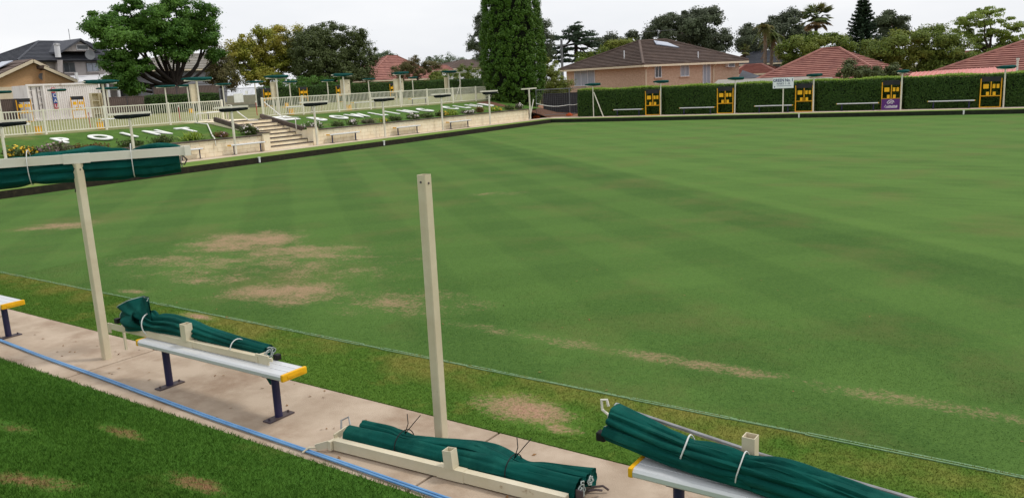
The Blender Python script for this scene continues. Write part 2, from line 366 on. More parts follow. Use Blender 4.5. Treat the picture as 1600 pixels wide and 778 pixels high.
grassmat('green_turf', s2l((57, 87, 36)), s2l((89, 120, 55)), s2l((104, 104, 60)), s2l((162, 136, 106)), GREEN_PATCHES,
         stripes=[(.6387, .7695, 2.3, .085), (.77, -.64, 2.2, .05)], dryscale=.42, dry_lo=.50, dry_hi=.80, fine=70, bump=.6)
BANK_PATCHES = [(-3.63, 5.2, .62, .3, -8, 1.0), (-8.8, 5.68, .42, .12, 0, 1.0), (-3.2, 5.02, .25, .1, 0, .7)]
grassmat('bank_grass', s2l((62, 96, 32)), s2l((94, 126, 46)), s2l((144, 132, 68)), s2l((172, 138, 112)), BANK_PATCHES, dryscale=1.3, dry_lo=.58, dry_hi=.80, dryband=(5.2, 5.8, .62), fine=90, bump=.5, thr=.35)
LAWN_PATCHES = [(-5.1, 2.05, .4, .16, 20, .95), (-4.5, 2.75, .35, .14, 0, .95), (-5.9, 3.05, .35, .12, 0, .8), (-3.9, 2.6, .3, .12, 10, .8), (-6.6, 2.5, .4, .13, 10, .6)]
grassmat('lawn_grass', s2l((50, 88, 25)), s2l((82, 120, 42)), s2l((120, 112, 60)), s2l((140, 104, 76)), LAWN_PATCHES, dryscale=.9, dry_lo=.6, dry_hi=.85, fine=90, bump=.5, thr=.4)

# ------------------------------------------------------------------ the setting
CAB = (-27.66, 5.83); CBC = (-29.95, 47.55); CCR = (16., 52.8); CAR = (16., 5.83)        # inner corners of the banks round the green
def cy(x): return CBC[1]+(x-CBC[0])*(CCR[1]-CBC[1])/(CCR[0]-CBC[0])                       # far bank edge
def bx(y): return CAB[0]+(y-CAB[1])*(CBC[0]-CAB[0])/(CBC[1]-CAB[1])                       # left bank edge
struct(MB().add([(-1500, -1500, -.6), (1500, -1500, -.6), (1500, 1500, -.6), (-1500, 1500, -.6)], [(0, 1, 2, 3)]).build('ground', 'ground_far'))
gin = [(CAB[0]+.34, 5.83+.30), (CAR[0], 5.83+.30), (CCR[0], CCR[1]-.34), (CBC[0]+.34, CBC[1]-.30)]
struct(MB().prism(gin, -.5, -.22).build('bowling_green', 'green_turf'))
struct(MB().prism([CAB, CAR, CCR, CBC], -.55, -.36).build('ditch', 'ditch'))
# near bank (grass strip), its edge strip, path of slabs, near lawn
nb = struct(MB().prism([(-32, 4.74), (CAR[0], 4.74), CAR, (-32, 5.83)], -.55, .0).build('near_bank', 'bank_grass'))
m = MB(); n = 160
for i in range(n):
    x0 = -30+i*46/n; x1 = x0+46/n*.995; j = random.uniform(-.008, .008)
    m.box(((x0+x1)/2, 5.80+j, .002), (x1-x0, .014, .014)); m.box(((x0+x1)/2, 5.855-j, -.012), (x1-x0, .018, .014))
o = m.build('edge_strip', 'edge_strip', nb); o['kind'] = 'stuff'
path = struct(MB().prism([(-32, 3.652), (16, 3.652), (16, 4.732), (-32, 4.732)], -.55, -.06).build('footpath', 'mortar'))
xs = [-32, -25.8, -21.3, -16.9, -12.45, -8.05, -3.55, .9, 5.3, 9.8, 16]
for a, b in zip(xs[:-1], xs[1:]):
    MB().box(((a+b)/2, 4.192, -.028), (b-a-.02, 1.072, .056), bev=.006).build('slab', 'concrete', path)
def lawn_z(x, y): return .012+max(0, 3.64-y)*.24+.02*math.sin(x*1.7)*math.sin(y*2.3)*min(1, max(0, 3.64-y))
m = MB(); nx, ny = 60, 40; vs = []; fs = []
for j in range(ny+1):
    for i in range(nx+1):
        x = -32+48*i/nx; y = 3.644-j*(8.0/ny); vs.append((x, y, lawn_z(x, y)))
for j in range(ny):
    for i in range(nx): a = j*(nx+1)+i; fs.append((a, a+1, a+nx+2, a+nx+1))
m.add(vs, fs); struct(m.build('near_lawn', 'lawn_grass', smooth=True))
# left bank and its path, far bank and its path
lb = struct(MB().prism([(CAB[0], -6), CAB, CBC, (-30.75, 48.4), (-30.3, 20), (-29.9, -6)], -.55, .0).build('left_bank', 'bank_turf'))
MB().prism([(CAB[0]+.01, 5.83), (CBC[0]+.012, CBC[1]), (CBC[0]-.03, CBC[1]), (CAB[0]-.03, 5.83)], -.5, -.006).build('bank_face', 'bank_face', lb)
struct(MB().prism([(-29.9, -6), (-30.3, 20), (-30.75, 48.4), (-31.0, 49.4), (-31.7, 49.4), (-31.7, -6)], -.55, -.004).build('left_footpath', 'concrete_pale'))
fb = struct(MB().prism([CBC, (CCR[0], CCR[1]), (CCR[0], CCR[1]+1.15), (-30.75, 48.4)], -.55, -.002).build('far_bank', 'bank_turf'))
MB().prism([(CBC[0], CBC[1]-.012), (CCR[0], CCR[1]-.012), (CCR[0], CCR[1]+.03), (CBC[0], CBC[1]+.03)], -.5, -.008).build('bank_face', 'bank_face_green', fb)
struct(MB().prism([(-30.75, 48.4), (CCR[0], CCR[1]+1.15), (CCR[0], CCR[1]+2.7), (-31.7, 50.2), (-31.0, 49.4)], -.55, -.006).build('far_footpath', 'concrete_pale'))
struct(MB().prism([(-45, 50.15), (-31.7, 50.2), (CCR[0], CCR[1]+2.7), (40, 56), (40, 75), (-60, 75)], -.58, -.05).build('yard', 'soil_red'))
# embankment slope in two halves beside the stairs, upper terrace, upper green
WX = -31.5
for nm, y0, y1 in (('turf_slope', -6, 25.05), ('turf_slope', 27.85, 49.2)):
    MBs = MB(); vs = []; fs = []; nx = 8; ny = max(4, int((y1-y0)/1.5))
    for j in range(ny+1):
        for i in range(nx+1):
            u = i/nx; y = y0+(y1-y0)*j/ny
            vs.append((WX-.24-u*4.4, y, .70+.63*u+.03*math.sin(u*PI)*math.sin(y*.9)))
    for j in range(ny):
        for i in range(nx): a = j*(nx+1)+i; fs.append((a, a+1, a+nx+2, a+nx+1))
    struct(MBs.add(vs, fs).build(nm, 'turf_slope', smooth=True))
struct(MB().prism([(-36.05, -30), (-36.05, 49.0), (-40.0, 56), (-63.9, 100), (-63.9, -30)], -.5, ZU-.02).build('upper_terrace', 'upper_turf'))
struct(MB().prism([(-63.85, -60), (-63.85, 120), (-160, 160), (-160, -60)], -.5, ZU-.03).build('upper_yard', 'ground_far'))
# bed of soil running down round the tall conifer
m = MB(); m.add([(-31.74, 46.9, .70), (-36.15, 48.9, 1.33), (-41, 57, 1.3), (-31.74, 49.2, .2), (-34, 55, .1), (-38, 60, .1), (-31.3, 49.6, -.05), (-30.8, 51.4, -.05), (-33, 57, -.05), (-36.15, 46.9, 1.325)], [(0, 9, 1), (0, 1, 3), (1, 2, 4), (1, 4, 3), (2, 5, 4), (3, 4, 6), (4, 7, 6), (4, 8, 7), (4, 5, 8)])
struct(m.build('garden_bed', 'soil'))

# retaining walls of blocks with coping and piers
blk = MB().box((0, 0, 0), (.10, .43, .165), bev=0).mesh('block'); blk.materials.append(MATS['block'])
def retaining(y0, y1, label):
    t = thing('retaining_wall', label, 'wall', (WX, y0, 0))
    MB().box((-.11, (y1-y0)/2, .17), (.2, y1-y0, 1.06)).build('wall_core', 'mortar', t)
    L = .442; z = .085
    for c in range(4):
        off = (c % 2)*L/2; k = 0
        y = -off
        while y < y1-y0:
            a, b = max(0, y)+.006, min(y1-y0, y+L)-.006
            if b-a > .06: inst('block', blk, None, t, (-.046+random.uniform(-.004, .004), (a+b)/2, z), (0, 0, 0), (1, (b-a)/.43, 1))
            y += L
        z += .175
    MB().box((-.08, (y1-y0)/2, .728), (.30, y1-y0, .05), bev=.008).build('coping', 'coping', t)
    return t
wl = retaining(10.2, 24.75, 'cream block retaining wall left of the stairs with dark coping')
wr = retaining(28.15, 47.2, 'long cream block retaining wall right of the stairs with dark coping')
for par, yy, h in ((wl, 24.95-10.2, .80), (wr, 27.95-28.15, .86)):
    p = MB().box((-.06, yy, h/2), (.42, .36, h), bev=.006).build('pier', 'block', par)
    MB().box((-.06, yy, h+.025), (.5, .44, .05), bev=.006).build('pier_cap', 'coping', p)
st = thing('concrete_stairs', 'cream concrete stairs with dark step edges climbing the turf bank', 'stairs', (WX+.1, 25.15, 0))
NS = 8
for k in range(NS):
    x0 = -k*.42; z1 = (k+1)*ZU/NS
    s_ = MB().box((x0-1.9+.0, 1.32, z1/2-.15), (3.8-.001*k, 2.62, z1+.3-.03)).build('step', 'block', st)
    MB().box((x0-.10, 1.32, z1-.012), (.25, 2.64, .045), bev=.006).build('nosing', 'nosing', s_)
for yy in (-.06, 2.72):
    k = MB(); k.beam((-.75, yy, .80), (-3.9, yy, 1.48), .16, .2); k.build('side_kerb', 'coping', st)
    MB().add([(-.1, yy-.06, 0), (-.1, yy-.06, .74), (-.75, yy-.06, .74), (-3.9, yy-.06, 1.4), (-3.9, yy-.06, 0), (-.1, yy+.06, 0), (-.1, yy+.06, .74), (-.75, yy+.06, .74), (-3.9, yy+.06, 1.4), (-3.9, yy+.06, 0)],
             [(0, 1, 2, 3, 4), (9, 8, 7, 6, 5), (0, 5, 6, 1), (1, 6, 7, 2), (2, 7, 8, 3), (3, 8, 9, 4)]).build('side_wall', 'block', st)
# ------------------------------------------------------------------ benches
def make_bench(L=2.06, cap='yellow_plastic', near=True):
    """aluminium plank seat on two navy steel legs; origin on the ground under the middle, long axis x"""
    t = bpy.data.objects.new('bench', None); C.objects.link(t)
    H = .45; W = .25
    m = MB(); bev = .006 if near else 0
    # extruded section: rounded front and back, three ribs on top
    pr = [(-W/2, H-.045), (-W/2, H-.02), (-W/2+.012, H-.004), (-W/2+.03, H)]
    for k in (1, 2): q = -W/2+W*k/3; pr += [(q-.004, H), (q-.002, H-.006), (q+.002, H-.006), (q+.004, H)]
    pr += [(W/2-.03, H), (W/2-.012, H-.004), (W/2, H-.02), (W/2, H-.045), (W/2-.01, H-.056), (-W/2+.01, H-.056)]
    n = len(pr); x0, x1 = -L/2+.03, L/2-.03
    m.add([(x0, a, b) for a, b in pr]+[(x1, a, b) for a, b in pr], [tuple(range(n)), tuple(range(n, 2*n))[::-1]]+[(i, n+i, n+(i+1) % n, (i+1) % n) for i in range(n)])
    m.build('seat', 'aluminium', t)
    for s in (-1, 1):
        e = MB(); e.box((s*(L/2-.015), 0, H-.028), (.03, W+.004, .06), bev=.012 if near else 0)
        if near: e.box((s*(L/2+.001), 0, H-.028), (.006, W*.62, .02), bev=.002)
        e.build('end_cap', cap, t)
    for s in (-1, 1):
        lx = s*L*.374
        g = MB().cyl((lx, 0, 0), (lx, 0, H-.056), .033, n=14).build('leg', 'navy_steel', t, smooth=False, auto=40)
        pl = MB(); pl.box((lx, 0, .006), (.09, .26, .012), bev=.002)
        for q in (-1, 1): pl.cyl((lx, q*.1, .012), (lx, q*.1, .03), .009, n=6)
        pl.build('base_plate', 'plate_steel', g)
        MB().box((lx, 0, H-.062), (.07, .2, .012)).build('seat_bracket', 'navy_steel', g)
    return t
BP = make_bench(); used = [False]
def bench(x, y, rz, L, label, group, z=0.0):
    o = copy_tree(BP) if used[0] else BP
    used[0] = True
    o.location = (x, y, z); o.rotation_euler = (0, 0, rz)
    if abs(L-2.06) > .02: o.scale = (L/2.06, 1, 1)
    return tag(o, label, 'bench', group)
GN = 'benches beside the near footpath'
bench(-6.115, 4.075, .006, 2.06, 'aluminium bench with yellow end caps carrying a tied green canvas, left of the bare post', GN)
bench(-10.91, 4.09, .006, 2.06, 'aluminium bench cut off by the left edge of the picture', GN)
bench(-.99, 4.03, .01, 2.06, 'aluminium bench under the big green canvas bundle at the bottom right', GN)

# ------------------------------------------------------------------ posts of the near path
def near_post(x, y, h, label, rz=0.0):
    t = thing('shade_post', label, 'post', (x, y, 0), rz, 'cream posts beside the near footpath')
    w = .076; m = MB(); k = .0045
    o_ = [(-w/2+.006, -w/2), (w/2-.006, -w/2), (w/2, -w/2+.006), (w/2, w/2-.006), (w/2-.006, w/2), (-w/2+.006, w/2), (-w/2, w/2-.006), (-w/2, -w/2+.006)]
    i_ = [(a*.88, b*.88) for a, b in o_]
    vs = [(a, b, 0) for a, b in o_]+[(a, b, h) for a, b in o_]+[(a, b, h) for a, b in i_]+[(a, b, h-.25) for a, b in i_]
    fs = []
    for r in range(3): fs += [(r*8+i, r*8+(i+1) % 8, (r+1)*8+(i+1) % 8, (r+1)*8+i) for i in range(8)]
    fs.append(tuple(range(24, 32)))
    m.add(vs, fs); m.build('hollow_tube', 'cream_paint', t)
    MB().cyl((0, -w/2-.004, h-.05), (0, -w/2+.01, h-.05), .008, n=8).build('screw', 'plate_steel', t)
    MB().cyl((w/2+.004, 0, h-.06), (w/2-.01, 0, h-.06), .008, n=8).build('screw', 'plate_steel', t)
    return t
near_post(-3.84, 4.385, 2.03, 'bare hollow cream post standing on the near path, with nothing mounted on it')
near_post(-8.255, 4.225, 2.045, 'cream post on the near path carrying a rolled green canvas on a crossbar')

# ------------------------------------------------------------------ the four tied canvases in the foreground
def ring(mb, c, ax, r, thick, n=22, squash=1.0, m=6, wob=.0):
    ax = Vector(ax).normalized(); sd = ax.cross(Vector((0, 0, 1))).normalized(); u = sd.cross(ax)
    pts = [Vector(c)+sd*(r*math.cos(q))+u*(r*squash*math.sin(q))+ax*(wob*math.sin(2*q)) for q in [2*PI*i/n for i in range(n+1)]]
    mb.tube(pts, thick, m, False); return mb
def spiral_hem(mb, c, ax, r, turns=2.2, thick=.005, squash=1.0, seed=0):
    rg = random.Random(seed); ax = Vector(ax).normalized(); sd = ax.cross(Vector((0, 0, 1))).normalized(); u = sd.cross(ax); p0 = rg.uniform(0, 6)
    pts = []
    n = int(turns*16)
    for i in range(n):
        q = i/n*turns*2*PI+p0; rr = r*(1-.75*i/n)*(1+.12*math.sin(3*q+p0)); pts.append(Vector(c)+sd*(rr*math.cos(q))+u*(rr*squash*math.sin(q))+ax*rg.uniform(0, .012))
    mb.tube(pts, thick, 5, True); return mb
def hook_arm(mb, a, b, c):
    mb.beam(a, b, .012, .055); mb.tube([b, (Vector(b)+Vector(c))/2+Vector((0, 0, .02)), c], .008, 6)
TG = 'rolled green shade canvases beside the near footpath'

# (1) on the left post: crossbar on the post top, canvas hung along its far side
u = Vector((.52, .80, 0)).normalized(); nrm = Vector((-u.y, u.x, 0))     # nrm points away from the camera
t = thing('shade_canvas', 'green canvas rolled along a crossbar high on the left cream post', 'shade canvas', (-8.255, 4.225, 2.05), 0, TG)
m = MB(); m.beam(u*-1.0+Vector((0, 0, .045)), u*1.0+Vector((0, 0, .045)), .05, .085); m.beam(u*-.12+Vector((0, 0, .043)), u*.12+Vector((0, 0, .043)), .058, .095)
m.build('crossbar', 'white_paint', t)
m = MB()
c0 = nrm*.125
P = lerp_path([tuple(u*s+c0+Vector((0, 0, z))) for s, z in ((-1.15, -.085), (-.7, -.075), (-.3, -.055), (.1, -.05), (.5, -.055), (.95, -.05))], 70)
Rr = lerp_path([(.135,), (.12,), (.125,), (.13,), (.12,), (.10,)], 70)[:, 0]
fold_tube(m, P, list(Rr), 44, 1.12, .10, 8, 3, (.72, 1.66), .07, .14, (True, True), drift=.6)
P = lerp_path([tuple(u*s+nrm*.17+Vector((0, 0, z))) for s, z in ((-.6, .035), (-.25, .045), (.0, .065), (.15, .08), (.3, .06), (.45, .04))], 40)
fold_tube(m, P, list(lerp_path([(.03,), (.05,), (.06,), (.06,), (.05,), (.03,)], 40)[:, 0]), 28, 1.0, .16, 5, 5)
P = lerp_path([tuple(u*s+nrm*.15+Vector((0, 0, z))) for s, z in ((.50, .05), (.62, .075), (.76, .085), (.9, .07), (.97, .05))], 30)
fold_tube(m, P, list(lerp_path([(.035,), (.05,), (.055,), (.05,), (.04,)], 30)[:, 0]), 28, 1.0, .14, 5, 9, open_end=(False, True))
m.build('canvas', 'canvas', t, auto=50)
m = MB()
for s in (-.43, .5): ring(m, u*s+nrm*.10+Vector((0, 0, -.02)), u, .155, .0045, squash=1.1)
split_build(m, 'tie_cord', 'cord_white', t)
m = MB(); m.box(tuple(u*1.02+Vector((0, 0, .045))), (.07, .07, .10)); m.build('end_bracket', 'white_paint', t)
m = MB(); m.tube([u*.98+nrm*.03+Vector((0, 0, .0)), u*1.02+nrm*.05+Vector((0, 0, -.05)), u*.99+nrm*.06+Vector((0, 0, -.10)), u*.95+nrm*.05+Vector((0, 0, -.08))], .008, 6); m.build('hook', 'plate_steel', t)
m = MB(); spiral_hem(m, u*.955+c0+Vector((0, 0, -.06)), u, .085, 1.6, .004, 1.3, 2); spiral_hem(m, u*.975+nrm*.15+Vector((0, 0, .05)), u, .04, 1.3, .004, 1.0, 3); split_build(m, 'hem', 'hem', t)
m = MB(); m.tube([u*-.03+nrm*.13+Vector((0, 0, -.18)), u*-.06+nrm*.13+Vector((0, 0, -.24)), u*-.07+nrm*.13+Vector((0, 0, -.30))], .006, 5); m.build('loose_strap', 'cord_black', t)

# (2) lying on the middle bench: beam with socket, canvas behind it fanning out past the left end
ux = Vector((1, .018, 0)).normalized()
O2 = Vector((-6.50, 4.09, .452))
t = thing('shade_canvas', 'green canvas tied up on the middle bench, fanning open at its left end', 'shade canvas', O2, 0, TG)
m = MB(); m.beam(ux*-1.0+Vector((0, -.02, .030)), ux*.98+Vector((0, -.02, .030)), .05, .056); m.beam(ux*-.13+Vector((0, -.02, .030)), ux*.10+Vector((0, -.02, .030)), .056, .062)
m.build('beam', 'cream_paint', t)
m = MB()
for a, b, c, d in ((-.038, -.038, .005, .076), (.033, -.038, .005, .076), (-.033, -.038, .066, .005), (-.033, .033, .066, .005)):
    m.box((a+c/2, -.02+b+d/2, .058+.075), (c, d, .15))
m.build('socket', 'cream_paint', t)
m = MB(); m.box(tuple(ux*1.03+Vector((0, -.035, .035))), (.16, .012, .085)); m.box(tuple(ux*1.13+Vector((0, -.035, .05))), (.05, .013, .03)); m.box(tuple(ux*.985+Vector((0, .0, .035))), (.012, .08, .075)); m.build('end_bracket', 'cream_worn', t)
m = MB(); m.box(tuple(ux*-1.13+Vector((0, -.02, .02))), (.26, .012, .06)); m.box(tuple(ux*-1.27+Vector((0, -.02, .0))), (.04, .012, .10)); m.box(tuple(ux*-1.15+Vector((0, .05, -.10))), (.02, .02, .26)); m.build('hook_plate', 'cream_paint', t)
m = MB()
P = lerp_path([tuple(ux*s+Vector((0, y, z))) for s, y, z in ((.98, .06, .055), (.6, .065, .068), (.2, .07, .088), (-.1, .08, .105), (-.35, .08, .11), (-.52, .065, .10), (-.60, .055, .10), (-.68, .05, .115), (-.76, .05, .13))], 90)
Rr = lerp_path([(.046,), (.055,), (.07,), (.085,), (.09,), (.088,), (.085,), (.085,), (.05,)], 90)[:, 0]
Sq = list(lerp_path([(1.0,), (1.0,), (1.0,), (1.0,), (1.0,), (1.0,), (1.05,), (1.1,), (1.05,)], 90)[:, 0])
fold_tube(m, P, list(Rr), 52, Sq, .12, 9, 12, (.36, 1.58), .06, .18, (False, False), drift=.8)
# the fan: a pleated flap of cloth rising behind the tie
vs = []; fs = []; nu, nv = 40, 14
for i in range(nu+1):
    a = i/nu; ang = math.radians(-6+a*92)
    for j in range(nv+1):
        q = j/nv; r = .05+.46*q*(1-.32*a)
        fold = .05*q*math.sin(a*10+.6)+.016*q*math.sin(a*27+q*2)-.05*math.sin(q*PI)*(1-a)
        p = ux*(-.60-r*math.cos(ang)*1.2)+Vector((0, .02+fold+.06*q*a, .10+r*math.sin(ang)*.68)); vs.append(p)
for i in range(nu):
    for j in range(nv): k = i*(nv+1)+j; fs.append((k, k+1, k+nv+2, k+nv+1))
m.add(vs, fs)
m.add([v+Vector((0, .012, 0)) for v in vs], [f[::-1] for f in fs])
vs = []; fs = []                                                     # second, shorter layer of the fan in front
for i in range(nu+1):
    a = i/nu; ang = math.radians(-14+a*62)
    for j in range(nv+1):
        q = j/nv; r = .05+.36*q*(1-.25*a)
        vs.append(ux*(-.58-r*math.cos(ang)*1.15)+Vector((0, -.03-.06*math.sin(q*PI)+.03*q*math.sin(a*8+1), .07+r*math.sin(ang)*.6)))
for i in range(nu):
    for j in range(nv): k = i*(nv+1)+j; fs.append((k, k+1, k+nv+2, k+nv+1))
m.add(vs, fs); m.add([v+Vector((0, .012, 0)) for v in vs], [f[::-1] for f in fs])
P = lerp_path([tuple(ux*s+Vector((0, y, z))) for s, y, z in ((.93, .14, .05), (.5, .15, .06), (.1, .155, .075), (-.3, .15, .09), (-.55, .12, .10))], 50)
fold_tube(m, P, list(lerp_path([(.04,), (.045,), (.055,), (.065,), (.06,)], 50)[:, 0]), 30, 1, .12, 6, 21)
vs = []                                                              # corner hanging under the bench
m.build('canvas', 'canvas', t, auto=50)
m = MB(); m.add([(.93, .02, -.06), (1.13, .02, -.06), (1.10, .03, -.19), (1.03, .03, -.20), (.93, .05, -.06), (1.13, .05, -.06), (1.10, .045, -.19), (1.03, .045, -.20)], [(0, 1, 2, 3), (7, 6, 5, 4), (0, 3, 7, 4), (1, 5, 6, 2), (3, 2, 6, 7)]); m.build('hanging_corner', 'canvas', t)
m = MB(); ring(m, ux*-.62+Vector((0, .045, .10)), ux+Vector((-.25, 0, .35)), .115, .006, wob=.012); ring(m, ux*.62+Vector((0, .04, .055)), ux, .078, .005); split_build(m, 'tie_cord', 'cord_white', t)
m = MB()
spiral_hem(m, ux*.99+Vector((0, .06, .055)), ux, .05, 2.2, .005, 1, 4); spiral_hem(m, ux*.95+Vector((0, .14, .05)), ux, .036, 1.6, .005, 1, 6)
m.tube([ux*(-.60-(.51)*(1-.32*a)*math.cos(math.radians(-6+a*92))*1.2)+Vector((0, .02+.05*math.sin(a*10+.6)+.016*math.sin(a*27+2)+.06*a, .10+.51*(1-.32*a)*math.sin(math.radians(-6+a*92))*.68)) for a in [i/40 for i in range(41)]], .005, 5)
split_build(m, 'hem', 'hem', t)
m = MB(); m.box(tuple(ux*1.05+Vector((0, .10, .02))), (.05, .05, .05), bev=.01); m.box(tuple(ux*-1.21+Vector((0, .04, .065))), (.06, .05, .05), bev=.01); split_build(m, 'end_plug', 'cord_black', t)

# (3) on the path in front of the bare post
d3 = Vector((1.936, .135, 0)).normalized(); n3 = Vector((-d3.y, d3.x, 0))
O3 = Vector((-3.477, 3.945, .0))
t = thing('shade_canvas', 'green canvas tied with black wire, lying on the path beside its cream beam', 'shade canvas', O3, 0, TG)
Z = lambda a: Vector((0, 0, a))
m = MB(); m.beam(d3*-.97+Z(.052), d3*.97+Z(.052), .055, .078); m.beam(d3*-.02+Z(.052), d3*.20+Z(.052), .061, .084); m.build('beam', 'cream_worn', t)
m = MB(); T3 = Matrix.Translation(d3*.09+Z(.092)) @ Matrix.Rotation(math.radians(-5), 4, 'Y') @ Matrix.Rotation(math.radians(4), 4, 'Z')
for a, b, c, d in ((-.036, -.036, .005, .072), (.031, -.036, .005, .072), (-.031, -.036, .062, .005), (-.031, .031, .062, .005)): m.box((a+c/2, b+d/2, .065), (c, d, .13), T3)
m.build('socket', 'cream_worn', t)
m = MB(); m.box(tuple(d3*-.99+Z(.05)), (.03, .10, .07)); hook_arm(m, d3*-1.0+n3*-.03+Z(.06), d3*-1.10+n3*-.08+Z(.03), d3*-1.16+n3*-.16+Z(.012)); m.beam(d3*-1.0+n3*.02+Z(.09), d3*-1.0+n3*.16+Z(.10), .012, .05); m.build('hook_plate', 'cream_worn', t)
m = MB(); m.tube([d3*-1.04+n3*.14+Z(.10), d3*-1.07+n3*.18+Z(.15), d3*-1.03+n3*.22+Z(.17), d3*-1.0+n3*.2+Z(.12)], .008, 6); m.build('hook', 'steel_grey', t)
m = MB()
P = lerp_path([tuple(d3*s+n3*(y*.9)+Z(z*.86)) for s, y, z in ((-.93, .115, .105), (-.5, .12, .105), (-.1, .12, .10), (.3, .12, .10), (.7, .12, .095), (1.0, .125, .09))], 80)
fold_tube(m, P, list(lerp_path([(0.071,), (0.071,), (0.071,), (0.076,), (0.071,), (0.071,)], 80)[:, 0]), 44, 1.0, .07, 5, 31, (.50, 1.42), .08, .2, (True, True), drift=.5)
P = lerp_path([tuple(d3*s+n3*(y*.9)+Z(z*.86)) for s, y, z in ((-.88, .235, .15), (-.6, .22, .15), (-.43, .19, .145), (-.2, .20, .15), (.1, .23, .165), (.3, .22, .15), (.5, .19, .13), (.7, .21, .13), (1.02, .23, .13))], 90)
fold_tube(m, P, list(lerp_path([(0.042,), (0.046,), (0.042,), (0.050,), (0.063,), (0.050,), (0.042,), (0.050,), (0.046,)], 90)[:, 0]), 36, .9, .12, 6, 33, (.45, 1.38), .08, .25, (True, True))
P = lerp_path([tuple(d3*s+n3*(y*.9)+Z(z*.86)) for s, y, z in ((-.74, .30, .10), (-.3, .27, .09), (.2, .33, .10), (.55, .27, .09), (1.02, .32, .10))], 70)
fold_tube(m, P, list(lerp_path([(0.050,), (0.050,), (0.071,), (0.050,), (0.067,)], 70)[:, 0]), 36, .95, .12, 6, 37, (.33, 1.3), .08, .25)
m.build('canvas', 'canvas', t, auto=50)
m = MB()
for s in (-.44, .49):
    ring(m, d3*s+n3*.155+Z(.10), d3, .115, .004, squash=.82)
    m.tube([d3*s+n3*.17+Z(.165), d3*(s+.02)+n3*.19+Z(.24), d3*(s+.01)+n3*.2+Z(.31)], .0035, 5); m.tube([d3*s+n3*.17+Z(.165), d3*(s+.06)+n3*.22+Z(.25), d3*(s+.10)+n3*.24+Z(.30)], .0035, 5)
split_build(m, 'tie_wire', 'cord_black', t)
m = MB(); spiral_hem(m, d3*1.01+n3*.112+Z(.078), d3, .058, 2.4, .005, 1, 8); spiral_hem(m, d3*1.03+n3*.207+Z(.112), d3, .038, 2, .005, 1, 9); spiral_hem(m, d3*-.94+n3*.103+Z(.09), d3, .062, 2.0, .008, 1, 10); split_build(m, 'hem', 'hem', t)
m = MB(); m.box(tuple(d3*1.03+n3*.06+Z(.06)), (.05, .012, .10)); m.tube([d3*1.03+n3*.18+Z(.05), d3*1.08+n3*.2+Z(.06), d3*1.1+n3*.24+Z(.04)], .008, 5); m.tube([d3*1.02+n3*.25+Z(.04), d3*1.09+n3*.28+Z(.05), d3*1.12+n3*.3+Z(.02)], .008, 5); m.build('end_bracket', 'plate_steel', t)

# (4) on the bench at the bottom right
d4 = Vector((1.0, -.08, -.035)).normalized(); n4 = Vector((.08, 1.0, 0)).normalized()
O4 = Vector((-1.40, 4.07, .455))
t = thing('shade_canvas', 'thick green canvas bundle tied with cord on the bench at the bottom right', 'shade canvas', O4, 0, TG)
m = MB(); m.beam(d4*-.80+n4*.10+Z(.032), d4*1.1+n4*.10+Z(.032), .05, .06); m.build('beam', 'cream_paint', t)
m = MB()
for a, b, c, d in ((-.036, -.036, .005, .072), (.031, -.036, .005, .072), (-.031, -.036, .062, .005), (-.031, .031, .062, .005)): m.box((a+c/2, .10+b+d/2, .135), (c, d, .17))
m.build('socket', 'cream_paint', t)
m = MB(); m.tube([d4*-.90+n4*.16+Z(.13), d4*.02+n4*.165+Z(.09), d4*1.1+n4*.15+Z(.10)], .013, 10); m.build('frame_tube', 'steel_grey', t)
m = MB()
P = lerp_path([tuple(d4*s+n4*y+Z(z)) for s, y, z in ((-.84, .03, .10), (-.6, .0, .092), (-.35, -.02, .082), (-.1, -.035, .085), (.15, -.045, .09), (.45, -.07, .11), (.8, -.11, .11), (1.1, -.15, .11))], 110)
fold_tube(m, P, list(lerp_path([(.085,), (.088,), (.082,), (.088,), (.09,), (.105,), (.10,), (.09,)], 110)[:, 0]), 64, .95, .13, 10, 41, (.52, .86), .06, .14, (True, True), drift=.7)
P = lerp_path([tuple(d4*s+n4*y+Z(z)) for s, y, z in ((-.85, .045, .135), (-.6, .015, .115), (-.4, -.01, .10), (-.2, -.03, .095))], 40)
fold_tube(m, P, list(lerp_path([(.075,), (.068,), (.055,), (.04,)], 40)[:, 0]), 40, .95, .09, 5, 43, open_end=(True, False))
P = lerp_path([tuple(d4*s+n4*y+Z(z)) for s, y, z in ((.05, -.05, .13), (.18, -.06, .155), (.32, -.08, .16), (.5, -.10, .15), (.8, -.14, .14))], 40)
fold_tube(m, P, list(lerp_path([(.03,), (.05,), (.06,), (.06,), (.05,)], 40)[:, 0]), 40, .9, .18, 6, 47)
P = lerp_path([tuple(d4*s+n4*y+Z(z)) for s, y, z in ((-.86, -.05, .055), (-.6, -.065, .05), (-.3, -.08, .048), (.1, -.09, .05))], 40)
fold_tube(m, P, list(lerp_path([(.045,), (.05,), (.05,), (.04,)], 40)[:, 0]), 40, .9, .14, 6, 51, open_end=(True, False))
m.build('canvas', 'canvas', t, auto=50)
m = MB(); ring(m, d4*-.32+n4*-.025+Z(.083), d4, .092, .005, wob=.012); ring(m, d4*.02+n4*-.045+Z(.088), d4, .096, .004, wob=.01); split_build(m, 'tie_cord', 'cord_white', t)
m = MB(); spiral_hem(m, d4*-.86+n4*.045+Z(.135), d4, .073, 1.0, .005, .95, 3); spiral_hem(m, d4*-.87+n4*-.05+Z(.055), d4, .042, 1.2, .005, .8, 4); split_build(m, 'hem', 'hem', t)
